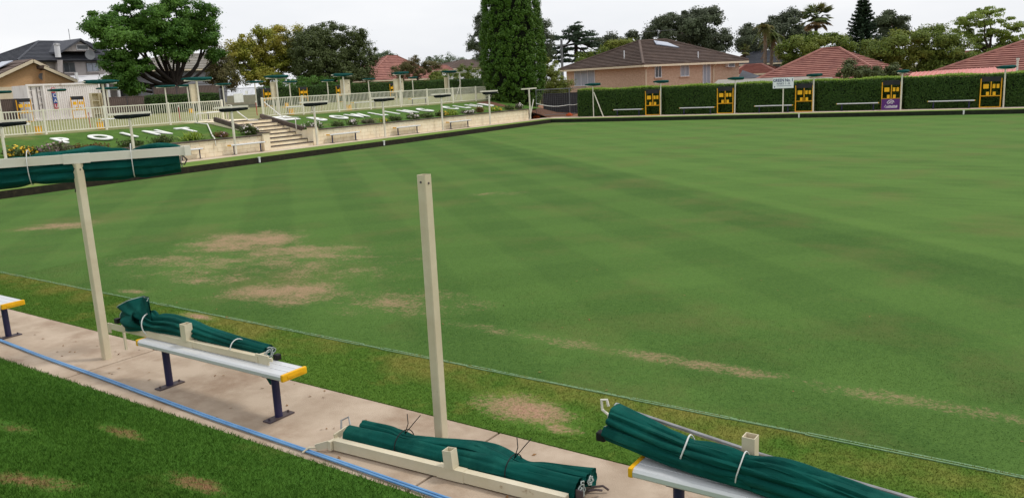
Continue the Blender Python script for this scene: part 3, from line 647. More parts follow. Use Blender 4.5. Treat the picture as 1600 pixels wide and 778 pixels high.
m = MB(); m.box(tuple(d4*-.88+n4*.10+Z(.06)), (.12, .012, .08)); m.tube([d4*-.93+n4*.1+Z(.09), d4*-.99+n4*.11+Z(.11), d4*-1.0+n4*.12+Z(.17), d4*-.96+n4*.12+Z(.18), d4*-.95+n4*.12+Z(.14)], .009, 6); m.build('hook_plate', 'white_paint', t)
m = MB(); m.box(tuple(d4*-.88+n4*-.06+Z(.03)), (.06, .06, .055), bev=.01); split_build(m, 'end_plug', 'cord_black', t)

# ------------------------------------------------------------------ blue hose: two runs side by side
def hose(off, label, seed):
    rg = random.Random(seed); pts = [(-12.5, 4.02+off, .02), (-11, 3.98+off, .02), (-10, 3.945+off, .02), (-8.9, 3.885+off, .02), (-7.77, 3.84+off, .02), (-6.7, 3.79+off, .02), (-5.72, 3.75+off, .02), (-4.45, 3.72+off, .02), (-3.32, 3.69+off, .02), (-2, 3.67+off, .02), (0, 3.69+off, .02)]
    pts = [(x, y+rg.uniform(-.004, .004), .017) for x, y, z in pts]
    o = MB().tube(lerp_path(pts, 120), .0095, 8).build('garden_hose', 'hose', None, smooth=True)
    tag(o, label, 'hose')
    return o
hose(0, 'blue garden hose on the path edge, the run nearer the lawn', 1)
hose(.025, 'blue garden hose on the path edge, the run farther from the lawn', 2)

# ------------------------------------------------------------------ grass blades of the foreground
def blades(n, xr, yr, zf, h, wd, keep, lean=.5):
    x = RNG.uniform(*xr, n); y = RNG.uniform(*yr, n); k = keep(x, y); x = x[k]; y = y[k]; n = len(x)
    z = zf(x, y); a = RNG.uniform(0, 2*PI, n); hh = h*RNG.uniform(.5, 1.25, n); ww = wd*RNG.uniform(.7, 1.3, n)
    d = np.stack([np.cos(a), np.sin(a), np.zeros(n)], 1); lx = RNG.normal(size=(n, 2))*lean*hh[:, None]
    b = np.stack([x, y, z-.004], 1)
    tip = b+np.concatenate([lx, hh[:, None]], 1)
    return np.stack([b-d*ww[:, None]/2, b+d*ww[:, None]/2, tip], 1)
lz = np.vectorize(lawn_z)
def bare_keep(pl, p=.12):
    def f(x, y):
        k = np.ones(len(x), bool)
        for cx, cy_, rx, ry, rot, st in pl:
            a = math.radians(rot); u_ = ((x-cx)*math.cos(a)+(y-cy_)*math.sin(a))/rx; v_ = (-(x-cx)*math.sin(a)+(y-cy_)*math.cos(a))/ry
            k &= ~((u_*u_+v_*v_ < 1.0*RNG.uniform(.4, 1.4, len(x))) & (RNG.random(len(x)) > p))
        return k
    return f
o = quads_mesh('lawn_blades', blades(330000, (-11, -2.2), (1.2, 3.66), lz, .026, .006, lambda x, y: bare_keep(LAWN_PATCHES, .3)(x, y) & (x > -2.75*y-1.2) & (x < -1.3*y+2.2) & (RNG.random(len(x)) < .35+.65*np.clip((3.9-y)/1.0, 0, 1)), .55), 'lawn_grass')
tag(o, 'thick green grass of the lawn at the bottom left', 'grass', kind='stuff')
o = quads_mesh('bank_blades', blades(230000, (-15, .5), (4.725, 5.84), lambda x, y: x*0, .016, .006, bare_keep(BANK_PATCHES), .7), 'bank_grass')
tag(o, 'short patchy grass of the strip beyond the near path', 'grass', kind='stuff')

o = quads_mesh('green_blades', blades(300000, (-15, 1.2), (6.14, 10.2), lambda x, y: x*0-.22, .011, .0065, lambda x, y: bare_keep(GREEN_PATCHES, .25)(x, y) & (RNG.random(len(x)) < np.clip((10.6-y)/2.6, .15, 1)) & (x < -.62*(y-6)-.0+1.2) & (x > -2.6*y+1.5), .9), 'green_turf')
tag(o, 'short mown blades on the near part of the bowling green', 'grass', kind='stuff')
# fallen leaves and grit scattered over path, lawn and near turf
mat('dead_leaf', s2l((150, 112, 70)), s2l((110, 80, 52)), 40, .9)
n = 150; x = RNG.uniform(-12, 1, n); k_ = RNG.random(n); y = np.where(k_ < .55, RNG.uniform(3.68, 4.72, n), RNG.uniform(4.8, 11, n)); z = np.where(y < 4.74, .006, np.where(y < 5.83, .02, -.21))
P_ = np.stack([x, y, z], 1)
o = quads_mesh('leaf_litter', leaves(P_, np.tile([0, 0, 1.], (n, 1)), .035, .018, .25), 'dead_leaf'); tag(o, 'tiny dead leaves and grit scattered on the near path and turf', 'leaf litter', kind='stuff')
# ------------------------------------------------------------------ picket fences on top of the turf bank
mat('pipe_white', s2l((232, 230, 222)), s2l((218, 214, 200)), 3, .45)
FX = -36.5; FH = 1.03
def yfx(px, X=FX): return at_x(px, 175, X).y
pk = MB().box((0, 0, FH/2+.03), (.02, .024, FH-.10)).mesh('picket'); pk.materials.append(MATS['fence_cream'])
pst = MB().box((0, 0, FH/2+.01), (.075, .075, FH+.06)).mesh('post'); pst.materials.append(MATS['fence_cream'])
def picket_fence(posts, label):
    y0, y1 = posts[0], posts[-1]
    t = thing('picket_fence', label, 'fence', (FX, y0, ZU-.02), 0, 'cream picket fences along the upper green')
    for y in posts: inst('post', pst, None, t, (0, y-y0, 0))
    for a, b in zip(posts[:-1], posts[1:]):
        for z in (.10, FH-.02): MB().box((0, (a+b)/2-y0, z), (.035, b-a-.07, .045)).build('rail', 'fence_cream', t)
        k = max(2, int(round((b-a)/.118)))
        for i in range(1, k): inst('picket', pk, None, t, (0, a-y0+(b-a)*i/k, 0))
picket_fence([yfx(q) for q in (-62, 0-1, 67, 163, 264, 348)], 'cream picket fence above the turf slope, left of the stairs')
picket_fence([yfx(q) for q in (411, 474, 530, 580, 627, 669, 709, 745, 768)], 'cream picket fence above the turf slope, right of the stairs')

# ------------------------------------------------------------------ letters lying on the slope
def text_mesh(ch, size, ext, off=.0):
    cu = bpy.data.curves.new('t', 'FONT'); cu.body = ch; cu.size = size; cu.extrude = ext; cu.offset = off; cu.align_x = 'CENTER'; cu.align_y = 'CENTER'; cu.resolution_u = 4
    o = bpy.data.objects.new('t', cu); C.objects.link(o); bpy.context.view_layer.update()
    me = bpy.data.meshes.new_from_object(o.evaluated_get(bpy.context.evaluated_depsgraph_get())); bpy.data.objects.remove(o); bpy.data.curves.remove(cu)
    return me
def text_obj(name, ch, size, ext, m, M, parent=None, off=0.0, sx=1.0):
    me = text_mesh(ch, size, ext, off); me.materials.append(MATS[m]); o = bpy.data.objects.new(name, me); C.objects.link(o)
    if parent: o.parent = parent
    o.matrix_local = M @ Matrix.Diagonal((sx, 1, 1, 1)); return o
sa = math.atan2(.63, 4.4)
def slope_M(y, X=-34.28, z=None):
    u_ = (WX-.24-X)/4.4
    z = .70+.63*u_+.05
    c_, s_ = math.cos(sa), math.sin(sa)
    return Matrix(((0, -c_, s_, X), (1, 0, 0, y), (0, s_, c_, z), (0, 0, 0, 1)))
LET = [('P', 17.15, 'in POINT'), ('O', 18.71, 'in POINT'), ('I', 20.0, 'in POINT'), ('N', 21.35, 'in POINT'), ('T', 22.9, 'in POINT'),
       ('B', 30.84, 'starting BOWLING'), ('O', 32.4, 'in BOWLING'), ('W', 33.95, 'in BOWLING'), ('L', 35.47, 'in BOWLING'), ('I', 36.7, 'in BOWLING'), ('N', 38.11, 'in BOWLING'), ('G', 39.66, 'ending BOWLING'),
       ('C', 42.18, 'starting CLUB'), ('L', 43.45, 'in CLUB'), ('U', 44.9, 'in CLUB'), ('B', 46.2, 'ending CLUB')]
for ch, y, wd in LET:
    o = text_obj('ground_letter', ch, 1.65, .02, 'letter_white', slope_M(y), None, .05, .66)
    tag(o, 'flat white letter %s %s, lying on the turf slope' % (ch, wd), 'letter', 'white letters on the turf slope')
t = thing('white_board', 'flat white square board lying on the slope just right of the stairs', 'board', (-35.2, 29.35, 1.27))
m = MB(); m.box((0, 0, 0), (1.25, 1.05, .035), Matrix.Rotation(sa, 4, 'Y')); m.build('panel', 'letter_white', t)
m = MB(); R = Matrix.Rotation(sa, 4, 'Y')
for c_, d_ in (((.0, .22, .022), (.55, .05, .008)), ((.0, -.22, .022), (.55, .05, .008)), ((.26, 0, .022), (.05, .4, .008))): m.box(c_, d_, R)
m.build('dark_mark', 'fence_grey', t)

# ------------------------------------------------------------------ handrails and pipes about the stairs
def pipe(name, pts, r, m, label, cat, group=None):
    b = Vector(pts[0]); t = thing(name, label, cat, b, 0, group)
    for i, seg in enumerate(pts if isinstance(pts[0][0], (list, tuple)) else [pts]):
        MB().tube([Vector(p)-b for p in seg], r, 8).build('tube', m, t, smooth=True)
    return t
def _v(p): return tuple(p)
q5 = at_x(461.5, 184.7, -32.3)
pipe('handrail', [_v(at_x(412.6, 159.6, -36.3)), _v(at_x(439, 181.5, -33.4)), _v(at_x(444, 184.3, -32.6)), _v(at_x(467, 183.8, -32.3)), _v(q5), (q5.x, q5.y, .72)], .028, 'pipe_white', 'white handrail running down the right side of the stairs', 'handrail')
q5 = at_x(354.5, 164, -36.2)
pipe('handrail', [(q5.x, q5.y, ZU-.02), _v(q5), _v(at_x(361, 165, -36.0)), _v(at_x(370, 174, -35.2)), _v(at_x(389, 188.5, -33.9)), _v(at_x(403, 188.3, -33.7))], .028, 'pipe_white', 'white handrail at the top left of the stairs', 'handrail')
q5, q6 = at_x(307, 178, -36.15), at_x(353, 174.5, -36.15)
pipe('handrail', [(q5.x, q5.y, ZU-.02), _v(q5), _v(q6), (q6.x, q6.y, ZU-.02)], .03, 'pipe_white', 'low white rail in front of the left picket fence', 'handrail')
q5 = at_x(304, 190.5, -36.0)
pipe('drain_pipe', [(-36.0, q5.y, 1.37), (-35.2, q5.y+.15, 1.27), _v(at_x(332, 212.5, -32.2)), _v(at_x(335, 215.5, -31.5)), (-31.40, at_x(337, 224, -31.4).y, .45)], .03, 'pipe_white', 'white pipe running down the turf slope and over the wall', 'pipe')

# ------------------------------------------------------------------ folded shade umbrellas on posts
def make_umb(kind, L=1.68, far=True):
    """kind: over = cloth folded above the bar, under = cloth rolled below it, bare = post and bar only"""
    t = bpy.data.objects.new('shade_umbrella', None); C.objects.link(t); H = 2.05
    MB().box((0, 0, H/2), (.075, .075, H)).build('post', 'white_paint', t)
    MB().box((0 if kind != 'over' else L*.03, 0, H+.04), (L*(1.08 if kind != 'over' else .9), .07, .08)).build('crossbar', 'white_paint', t)
    if kind != 'bare':
        z = {'over': H+.12, 'under': H-.065}[kind]; m = MB()
        und = kind == 'under'
        P = lerp_path([(-L*(.36 if und else .5), 0, z), (-L*.25, .02, z-.01), (0, 0, z-.02), (L*.25, -.02, z-.01), (L*.5, 0, z)], 22)
        fold_tube(m, P, list(lerp_path([(.06,), (.085,), (.09,), (.085,), (.07,)] if und else [(.05,), (.12,), (.145,), (.145,), (.13,)], 22)[:, 0]), 14, .85 if und else .66, .16, 5, 5, drift=1.4)
        m.build('folded_cloth', 'canvas_shaded' if kind == 'under' else 'canvas_far', t, auto=50)
        e = MB().box((L*.5+.03, 0, z), (.16, .07, .05)).build('end_fitting', 'white_paint', t)
    return t
UP = {k: make_umb(k) for k in ('over', 'under', 'bare')}; UU = {k: False for k in UP}
def umbrella(x, y, z, rz, kind, label, group, scale=1.0, tilt=0.0):
    o = copy_tree(UP[kind]) if UU[kind] else UP[kind]; UU[kind] = True
    o.location = (x, y, z); o.rotation_euler = (random.uniform(-.012, .012), random.uniform(-.012, .012), rz+(PI if random.random() < .25 and kind == 'over' else 0)); o.scale = (scale, 1, 1)
    return tag(o, label, 'umbrella', group)
# along the retaining wall
G1 = 'shade umbrellas along the retaining wall'
for i, (px, py) in enumerate(((8, 251), (210, 232), (369, 242), (496, 226), (602, 214), (692, 203), (766, 195.5), (829, 187.5))):
    y = at_x(px, py, -31.12).y
    if i == 0: y = at_x(0, 195, -31.12).y
    if i == 1: y = at_x(202, 182, -31.12).y
    kind = 'under' if i < 7 else 'bare'
    umbrella(-31.12, y, 0, PI/2+random.uniform(-.03, .03), kind,
             ['cream post with dark rolled shade at the left picture edge below the fence', 'cream post with dark rolled shade in front of the letter I of POINT', 'cream post with dark rolled shade left of the stairs', 'cream post with dark rolled shade before the B of BOWLING', 'cream post with dark rolled shade before the L of BOWLING', 'cream post with dark rolled shade before the G of BOWLING', 'cream post with dark rolled shade before the final B of CLUB', 'bare cream T post with a strut at the far end of the retaining wall'][i], G1)
m = MB().beam((-31.05, 46.6, 0), (-31.12, 47.3, 1.35), .05, .05); o = m.build('prop_pole', 'white_paint'); tag(o, 'slanting cream prop leaning on the bare T post by the wall end', 'pole')
# upper green, near row
G2 = 'folded green umbrellas on the near side of the upper green'; NX = -38.4
desc = ['over the right end of the shipping container', 'in front of the big spreading tree, with a cream board', 'right of the stairs, beside the open gate', 'in front of the dark round tree, with a cream board', 'in front of the red tiled roof, with a cream board', 'nearest the tall conifer, with a cream board']
for i, (px, py) in enumerate(((160, 132), (307, 127), (431, 122), (536, 120), (624.5, 117), (700, 114.5))):
    P = at_x(px, py, NX)
    umbrella(NX, P.y, ZU, PI/2+random.uniform(-.06, .06), 'over', 'folded green umbrella '+desc[i], G2, 1.0)
P = at_x(718, 112, NX); umbrella(NX, P.y, ZU, PI/2, 'bare', 'bare cream T post standing behind the fence next to the conifer', G2, .8)
o = MB().beam((NX+.1, P.y-.9, ZU), (NX, P.y-.05, ZU+1.2), .045, .045).build('prop_pole', 'white_paint'); tag(o, 'slanting prop beside the bare T post on the upper green', 'pole')
# cream boards beside some of them
for i, (px, py, w_, h_) in enumerate(((304, 147, .45, 1.0), (540, 137, .75, .95), (623, 134, .9, .9), (698, 130, .4, .8), (428.5, 142, .4, 1.0))):
    P = at_x(px, py, NX-.12); t = thing('notice_board', 'cream locker board fixed %s' % ['by the umbrella in front of the big tree', 'by the umbrella in front of the dark round tree', 'by the umbrella in front of the red roof', 'by the umbrella nearest the conifer', 'by the umbrella beside the gate'][i], 'board', (NX-.14, P.y, ZU), 0, 'cream boards on the upper green')
    z = P.z-ZU; MB().box((0, 0, z), (.10, w_, h_), bev=.01).build('cabinet', 'cream_paint', t)
    for q in (-.25, .25): MB().box((.055, w_*.3, z+q*h_), (.01, .05, .05)).build('catch', 'cord_black', t)
    for q in (-1, 1): MB().box((0, q*w_*.32, (z-h_/2)/2), (.05, .05, z-h_/2)).build('leg', 'white_paint', t)
# upper green, far row
G3 = 'folded green umbrellas on the far side of the upper green'; UX = -61.5
fd = ['at the left picture edge before the tan house', 'in front of the shipping container', 'just right of the cream shelf', 'in front of the low hedge, below the big tree', 'half hidden by a cream board', 'left of the grey gate', 'in front of the grey gate', 'right of the gate, before the yellow-green tree', 'before the dark round tree, left of the cream board', 'left of the red tiled roof', 'just right of the red roof house']
for i, (px, py) in enumerate(((-2, 151), (89, 148), (167, 145), (258, 140), (293, 138.5), (348, 136), (398, 134.5), (452, 129.5), (511, 126), (575, 122), (644, 119))):
    P = at_x(px, py, UX)
    umbrella(UX, P.y, ZU+(.1 if i == 6 else 0), PI/2+random.uniform(-.1, .1), 'over', 'distant folded green umbrella '+fd[i], G3, 1.0 if i != 1 else .75)

# ------------------------------------------------------------------ benches along wall, hedge and upper green
G4 = 'benches along the retaining wall'; bd = ['left of the stairs, partly behind the green canvas roll', 'ending at the pier left of the stairs', 'first to the right of the stairs', 'second to the right of the stairs', 'nearest the conifer']
for i, (a, b, py, X) in enumerate(((278, 316, 233, -31.25), (357, 413, 221, -31.2), (512, 561, 207, -31.28), (616, 656, 196, -31.28), (699, 735, 187, -31.28))):
    y0, y1 = at_x(a, py, X).y, at_x(b, py, X).y
    bench(X, (y0+y1)/2, PI/2, y1-y0, 'pale bench against the retaining wall, '+bd[i], G4)
G5 = 'benches along the hedge'; FY = lambda x: cy(x)+1.95
hd = ['nearest the corner', 'between the first and second scoreboards', 'behind the white sign', 'left of the purple banner', 'left of the rightmost scoreboard']
for i, (a, b, py) in enumerate(((960, 1003, 169), (1063, 1116, 166), (1180, 1238, 163), (1308, 1373, 159), (1450, 1524, 155))):
    xm = at_y((a+b)/2, py, 51.5).x; Y = FY(xm)+.25; x0, x1 = at_y(a, py, Y).x, at_y(b, py, Y).x
    bench((x0+x1)/2, Y, .11, x1-x0, 'white topped bench before the hedge, '+hd[i], G5)
G6 = 'benches on the upper green'
for i, (a, b, py) in enumerate(((-6, 33, 190), (157, 205, 186), (328, 352, 176), (443, 492, 164), (550, 590, 158), (640, 668, 151.5), (545, 560, 160))[:6]):
    X = -37.6; y0, y1 = at_x(a, py, X).y, at_x(b, py, X).y
    bench(X, (y0+y1)/2, PI/2, max(1.6, y1-y0), 'white bench just behind the picket fence, '+ORD[i]+' from the left', G6, ZU)

# ------------------------------------------------------------------ scoreboards
mat('score_yellow', s2l((226, 168, 30)), s2l((212, 150, 26)), 3, .55)
mat('score_black', s2l((38, 38, 42)), s2l((50, 50, 54)), 3, .7)
mat('card_yellow', s2l((244, 186, 34)), s2l((238, 176, 28)), 3, .5)
mat('banner_purple', s2l((92, 44, 118)), s2l((84, 38, 110)), 2, .5)
mat('logo_white', s2l((228, 224, 232)), None, 3, .6)
def make_rack():
    t = bpy.data.objects.new('scoreboard', None); C.objects.link(t); W = .98; H = 1.72
    for s in (-1, 1): MB().box((s*W/2, 0, H*.46), (.055, .05, H*.92)).build('upright', 'score_yellow', t)
    MB().box((0, 0, H*.62), (.05, .045, H*.52)).build('centre_post', 'score_yellow', t)
    for z in (.03, .64): MB().box((0, 0, z), (W-.06, .045, .05)).build('crossbar', 'score_yellow', t)
    MB().box((0, .02, H*.90), (W*.96, .09, .26)).build('header_board', 'score_black', t)
    for x, z, w_, h_ in ((-.24, 1.16, .26, .24), (.14, 1.16, .13, .22), (.33, 1.16, .13, .22), (-.15, .76, .14, .2), (.17, .76, .14, .2)):
        c_ = MB().box((x, -.03, z), (w_, .05, h_)).build('number_card', 'card_yellow', t)
        MB().tube([(x-w_*.3, -.03, z+h_/2), (x, -.03, z+h_/2+.05), (x+w_*.3, -.03, z+h_/2)], .008, 5).build('card_handle', 'score_black', c_)
    return t
RK = make_rack(); ru = [False]
def rack(x, y, z, rz, label, group):
    o = copy_tree(RK) if ru[0] else RK
    ru[0] = True; o.location = (x, y, z); o.rotation_euler = (0, 0, rz)
    return tag(o, label, 'scoreboard', group)
G7 = 'yellow and black scoreboards against the hedge'
RX = []
for i, (a, b, py) in enumerate(((1010, 1030, 179), (1122, 1144, 176), (1244, 1268, 173.5), (1379, 1405, 170), (1532, 1562, 167))):
    xm = at_y((a+b)/2, py, 52).x; Y = FY(xm)+.30; P = at_y((a+b)/2, py-10, Y); RX.append(P.x)
    r = rack(P.x, Y, 0, .11, 'yellow framed scoreboard %s' % ['nearest the corner, before the brick house', 'between the second and third hedge benches', 'just right of the white sign', 'with the purple banner at its foot', 'at the far right of the hedge'][i], G7)
    if i == 3:
        bn = MB().box((0, -.045, .32), (1.0, .02, .62)).build('purple_banner', 'banner_purple', r)
        m = MB()
        m.tube([(-.20, -.06, .40), (-.12, -.06, .52), (0, -.06, .56), (.13, -.06, .52), (.17, -.06, .42)], .022, 5); m.tube([(-.1, -.06, .38), (-.03, -.06, .47), (.08, -.06, .46), (.1, -.06, .40)], .02, 5); m.tube([(-.17, -.06, .34), (-.05, -.06, .40), (.1, -.06, .36)], .018, 5)
        m.tube([(-.33, -.06, .15), (-.27, -.06, .29), (-.21, -.06, .15)], .018, 5)
        for k in range(8): m.box((-.15+k*.068, -.06, .19+.01*(k % 3)), (.045, .012, .085+.02*((k*5) % 3)))
        m.box((.02, -.06, .12), (.6, .012, .02))
        m.build('emblem', 'logo_white', bn)
G8 = 'yellow scoreboards on the far side of the upper green'
for i, (px, py) in enumerate(((39, 175), (123, 172), (420, 158), (475, 155), (532, 152), (615, 149))):
    P = at_x(px, py, -63.2)
    rack(-63.2, P.y, ZU, PI/2, 'distant yellow scoreboard on the upper green, %s' % ['left of the shipping container', 'against the shipping container', 'right of the grey gate', 'second to the right of the gate', 'before the dark round tree', 'before the red roof house'][i], G8)

# umbrellas along the hedge
G9 = 'folded umbrellas along the hedge'
for i, (px, py) in enumerate(((927, 181.3), (1032, 178.8), (1148, 176.3), (1271, 173.8), (1408, 170.5), (1569, 167.7))):
    x = at_z(px, py).x; Y = cy(x)+2.05; P = at_y(px, py-20, Y)
    uo = umbrella(P.x, Y, 0, [.75, .9, .8, .95, 1.2, .7][i], 'over', 'folded green umbrella on the hedge path, %s' % ['with a strut, nearest the corner', 'before the brick house, right of a scoreboard', 'right of the second scoreboard', 'before the red tiled roof', 'right of the purple banner', 'at the far right'][i], G9, .62)
    if i == 0: UH0 = uo.name
x = at_z(927, 181.3).x
x = bpy.data.objects[UH0].location.x
o = MB().beam((x+.75, cy(x)+1.98, 0), (x+.05, cy(x)+1.98, 1.65), .05, .05).build('prop_pole', 'white_paint'); tag(o, 'slanting strut against the hedge umbrella nearest the corner', 'pole')
# sign
x = at_z(1224, 174.8).x; Y = cy(x)+2.0; P = at_y(1224, 130, Y)
mat('sign_white', s2l((236, 240, 244)), s2l((226, 230, 236)), 3, .4); mat('sign_blue', s2l((44, 52, 110)), None, 3, .5)
t = thing('green_sign', 'white sign with blue lettering on a pole before the hedge', 'sign', (P.x, Y, 0), .11)
MB().cyl((0, 0, 0), (0, 0, P.z+.3), .035, n=10).build('pole', 'white_paint', t)
s_ = MB().box((0, -.05, P.z), (1.22, .03, .64), bev=.008).build('panel', 'sign_white', t)
FR = Matrix(((1, 0, 0, 0), (0, 0, -1, -.068), (0, 1, 0, 0), (0, 0, 0, 1)))
text_obj('lettering', 'GREEN No. 1', .245, .002, 'sign_blue', Matrix.Translation((0, 0, P.z+.15)) @ FR, s_, .006, .84)
text_obj('lettering', 'RINKS 1 - 8', .17, .002, 'sign_blue', Matrix.Translation((0, 0, P.z-.045)) @ FR, s_, .001, .92)
MB().box((.05, -.068, P.z-.17), (.85, .004, .02)).build('rule', 'sign_blue', s_); MB().box((-.5, -.068, P.z-.22), (.05, .004, .10)).build('crest', 'sign_blue', s_)

# ------------------------------------------------------------------ shipping container, shelf, gate, colour-steel fences of the upper green
mat('container_white', s2l((240, 234, 231)), s2l((228, 220, 216)), .9, .6, .1, 12, stretch=(1, 1, .25), c3=s2l((168, 146, 134)), s3=2.2, lo3=.56, hi3=.8)
mat('brand_red', s2l((198, 70, 74)), None, 3, .6); mat('brand_blue', s2l((52, 84, 156)), None, 3, .6)
KX = -66.0; y0 = at_x(43, 150, KX).y; y1 = at_x(158, 150, KX).y; KH = 4.10-ZU
t = thing('shipping_container', 'weathered white shipping container standing behind the upper green', 'container', (KX, y0, ZU-.03)); Ly = y1-y0
MB().box((-1.25, Ly/2, KH/2), (2.3, Ly-.1, KH-.12)).build('body', 'container_white', t)
m = MB(); n = 26; vs = []; fs = []
for i in range(n*4+1):
    u_ = i/(n*4); k = i % 4; d_ = .0 if k in (0, 1) else -.055
    yy = Ly*.22+(Ly*.78-.08)*u_
    vs += [(d_-.02, yy, .14), (d_-.02, yy, KH-.12)]
for i in range(n*4): fs.append((2*i, 2*i+2, 2*i+3, 2*i+1))
m.add(vs, fs); m.build('corrugated_side', 'container_white', t)
for z in (.07, KH-.06): MB().box((-.03, Ly/2, z), (.14, Ly, .13)).build('side_rail', 'container_white', t)
for yy in (.07, Ly-.07, Ly*.22): MB().box((-.03, yy, KH/2), (.13, .13, KH-.26)).build('corner_post', 'container_white', t)
for q in (.35, .75, 1.0):
    d_ = MB().box((-.05, q, KH/2), (.05, .03, KH-.4)).build('lock_bar', 'plate_steel', t)
for k in range(5):
    for q in (.25, .9): MB().box((-.02, q, .35+k*.48), (.03, .16, .05)).build('hinge', 'container_white', t)
yb = at_x(84, 150, KX).y-y0; hb = 1.62/4; FR2 = lambda yy, zz: Matrix(((0, 0, 1, .075), (1, 0, 0, yy), (0, 1, 0, zz), (0, 0, 0, 1)))
for k, (ch, c_) in enumerate((('T', 'brand_red'), ('C', 'brand_blue'), ('A', 'brand_blue'), ('U', 'brand_red'))):
    z = KH-.30-hb*(k+.5)
    p = MB().box((.05, yb+.02*k, z), (.02, .30, hb-.01)).build('brand_square', c_, t)
    text_obj('brand_letter', ch, .36, .004, 'logo_white', FR2(yb+.02*k, z), p, .008)
# cream open shelf
P0 = at_x(142, 146, -63.0); P1 = at_x(161, 168, -63.0)
t = thing('cream_shelf', 'open cream shelf unit standing in front of the container', 'shelf', (-63.0, P0.y, ZU)); wd = P1.y-P0.y; ht = P0.z-ZU
MB().box((-.3, wd/2, ht/2), (.03, wd, ht)).build('back', 'cream_worn', t)
for yy in (0, wd*.72, wd): MB().box((-.12, yy, ht/2), (.36, .04, ht)).build('side', 'cream_paint', t)
for z in (.3, ht*.42, ht*.68, ht-.02): MB().box((-.12, wd*.36, z), (.37, wd*.72-.04, .04)).build('shelf_board', 'cream_paint', t)
# grey gate
GX = -63.6; P0 = at_x(343, 144, GX); P1 = at_x(409, 136, GX); zt = P1.z-ZU
t = thing('grey_gate', 'tall grey metal bar gate with a white board, beyond the stairs', 'gate', (GX, P0.y, ZU)); wd = P1.y-P0.y
for yy in (0, wd): MB().box((0, yy, zt/2), (.07, .07, zt)).build('gate_post', 'fence_grey', t)
for z in (.12, zt-.06): MB().box((0, wd/2, z), (.05, wd-.07, .05)).build('rail', 'fence_grey', t)
bar = MB().box((0, 0, zt/2+.03), (.02, .02, zt-.2)).mesh('bar'); bar.materials.append(MATS['fence_grey'])
for i in range(1, 34): inst('bar', bar, None, t, (0, wd*i/34, 0))
Pa, Pb = at_x(365, 147, GX+.1), at_x(381, 160, GX+.1)
MB().box((.08, (Pa.y+Pb.y)/2-P0.y, (Pa.z+Pb.z)/2-ZU), (.03, Pb.y-Pa.y, Pa.z-Pb.z)).build('white_board', 'letter_white', t)
MB().box((.08, at_x(384, 145, GX).y-P0.y, at_x(384, 145, GX).z-ZU), (.03, .26, .3), None).build('small_sign', 'letter_white', t)
# dark colour-steel fences behind the upper green
mat('colorbond', s2l((112, 96, 88)), s2l((98, 84, 78)), 1, .6, c3=s2l((86, 74, 70)), s3=.6); mat('colorbond_dark', s2l((74, 74, 78)), s2l((64, 64, 68)), 1, .6)
def steel_fence(a, b, z0, h, m_, label, group=None, panel=2.35):
    a, b = Vector((*a, z0)), Vector((*b, z0)); L_ = (b-a).length; ang = math.atan2(b.y-a.y, b.x-a.x)
    t = thing('steel_fence', label, 'fence', a, ang, group); n = max(1, round(L_/panel)); w_ = L_/n
    me = MB(); k = 14; vs = []; fs = []
    for i in range(k*4+1):
        d_ = .018 if i % 4 in (1, 2) else -.018
        vs += [((w_-.06)*i/(k*4)+.03, d_, .05), ((w_-.06)*i/(k*4)+.03, d_, h-.04)]
    for i in range(k*4): fs.append((2*i, 2*i+2, 2*i+3, 2*i+1))
    pm = me.add(vs, fs).mesh('sheet_panel'); pm.materials.append(MATS[m_]); pp = MB().box((0, 0, h/2), (.06, .07, h)).mesh('post'); pp.materials.append(MATS['colorbond_dark']); rr = MB().box((w_/2, 0, h-.03), (w_-.06, .06, .05)).mesh('rail'); rr.materials.append(MATS[m_])
    for i in range(n+1):
        inst('post', pp, None, t, (w_*i, 0, 0))
        if i < n: inst('sheet_panel', pm, None, t, (w_*i, 0, 0)); inst('rail', rr, None, t, (w_*i, 0, 0))
    return t
yy = lambda px, X: at_x(px, 150, X).y
steel_fence((-67.6, yy(-25, -67.6)), (-67.6, yy(60, -67.6)), ZU-.03, 1.75, 'colorbond', 'brown sheet steel fence left of the container, below the tan house', 'brown steel fences behind the upper green')
steel_fence((-67.6, yy(150, -67.6)), (-67.6, yy(242, -67.6)), ZU-.03, 1.55, 'colorbond', 'brown sheet steel fence right of the container, under the big tree', 'brown steel fences behind the upper green')
steel_fence((-68.2, yy(240, -68.2)), (-68.2, yy(345, -68.2)), ZU-.03, 2.25, 'colorbond', 'paler steel fence top showing above the hedge below the big tree', 'brown steel fences behind the upper green')
a = at_z(846, 181, 0); steel_fence((-35.5, 55.4), (-30.0, 56.2), -.05, 1.62, 'colorbond_dark', 'dark grey sheet fence at the corner behind the mesh panels')
steel_fence((-30.0, 56.2), (-27.0, 55.6), -.05, 1.5, 'colorbond_dark', 'dark grey sheet fence between the mesh panels and the hedge')

# ------------------------------------------------------------------ temporary mesh panels with orange feet
mat('orange_plastic', s2l((226, 110, 58)), s2l((210, 96, 50)), 3, .6)
def mesh_panel(a, b, label):
    a, b = Vector(a), Vector(b); L_ = (b-a).length; t = thing('mesh_panel', label, 'fence panel', a, math.atan2(b.y-a.y, b.x-a.x), 'temporary mesh fence panels'); H = 1.98
    for x in (0, L_): MB().cyl((x, 0, .05), (x, 0, H), .022, n=8).build('post', 'fence_grey', t)
    for z in (.16, H-.03): MB().cyl((0, 0, z), (L_, 0, z), .02, n=8).build('rail', 'fence_grey', t)
    m = MB()
    for i in range(1, int(L_/.15)): m.box((i*.15, 0, H/2+.06), (.006, .006, H-.22))
    for i in range(1, 13): m.box((L_/2, .005, .16+i*.145), (L_, .006, .006))
    o = m.build('wire_mesh', 'fence_grey', t); o['kind'] = 'stuff'
pA = at_z(838, 185); pA = Vector((-31.0, 49.3, 0)); pB = Vector((-29.7, 51.5, 0)); 
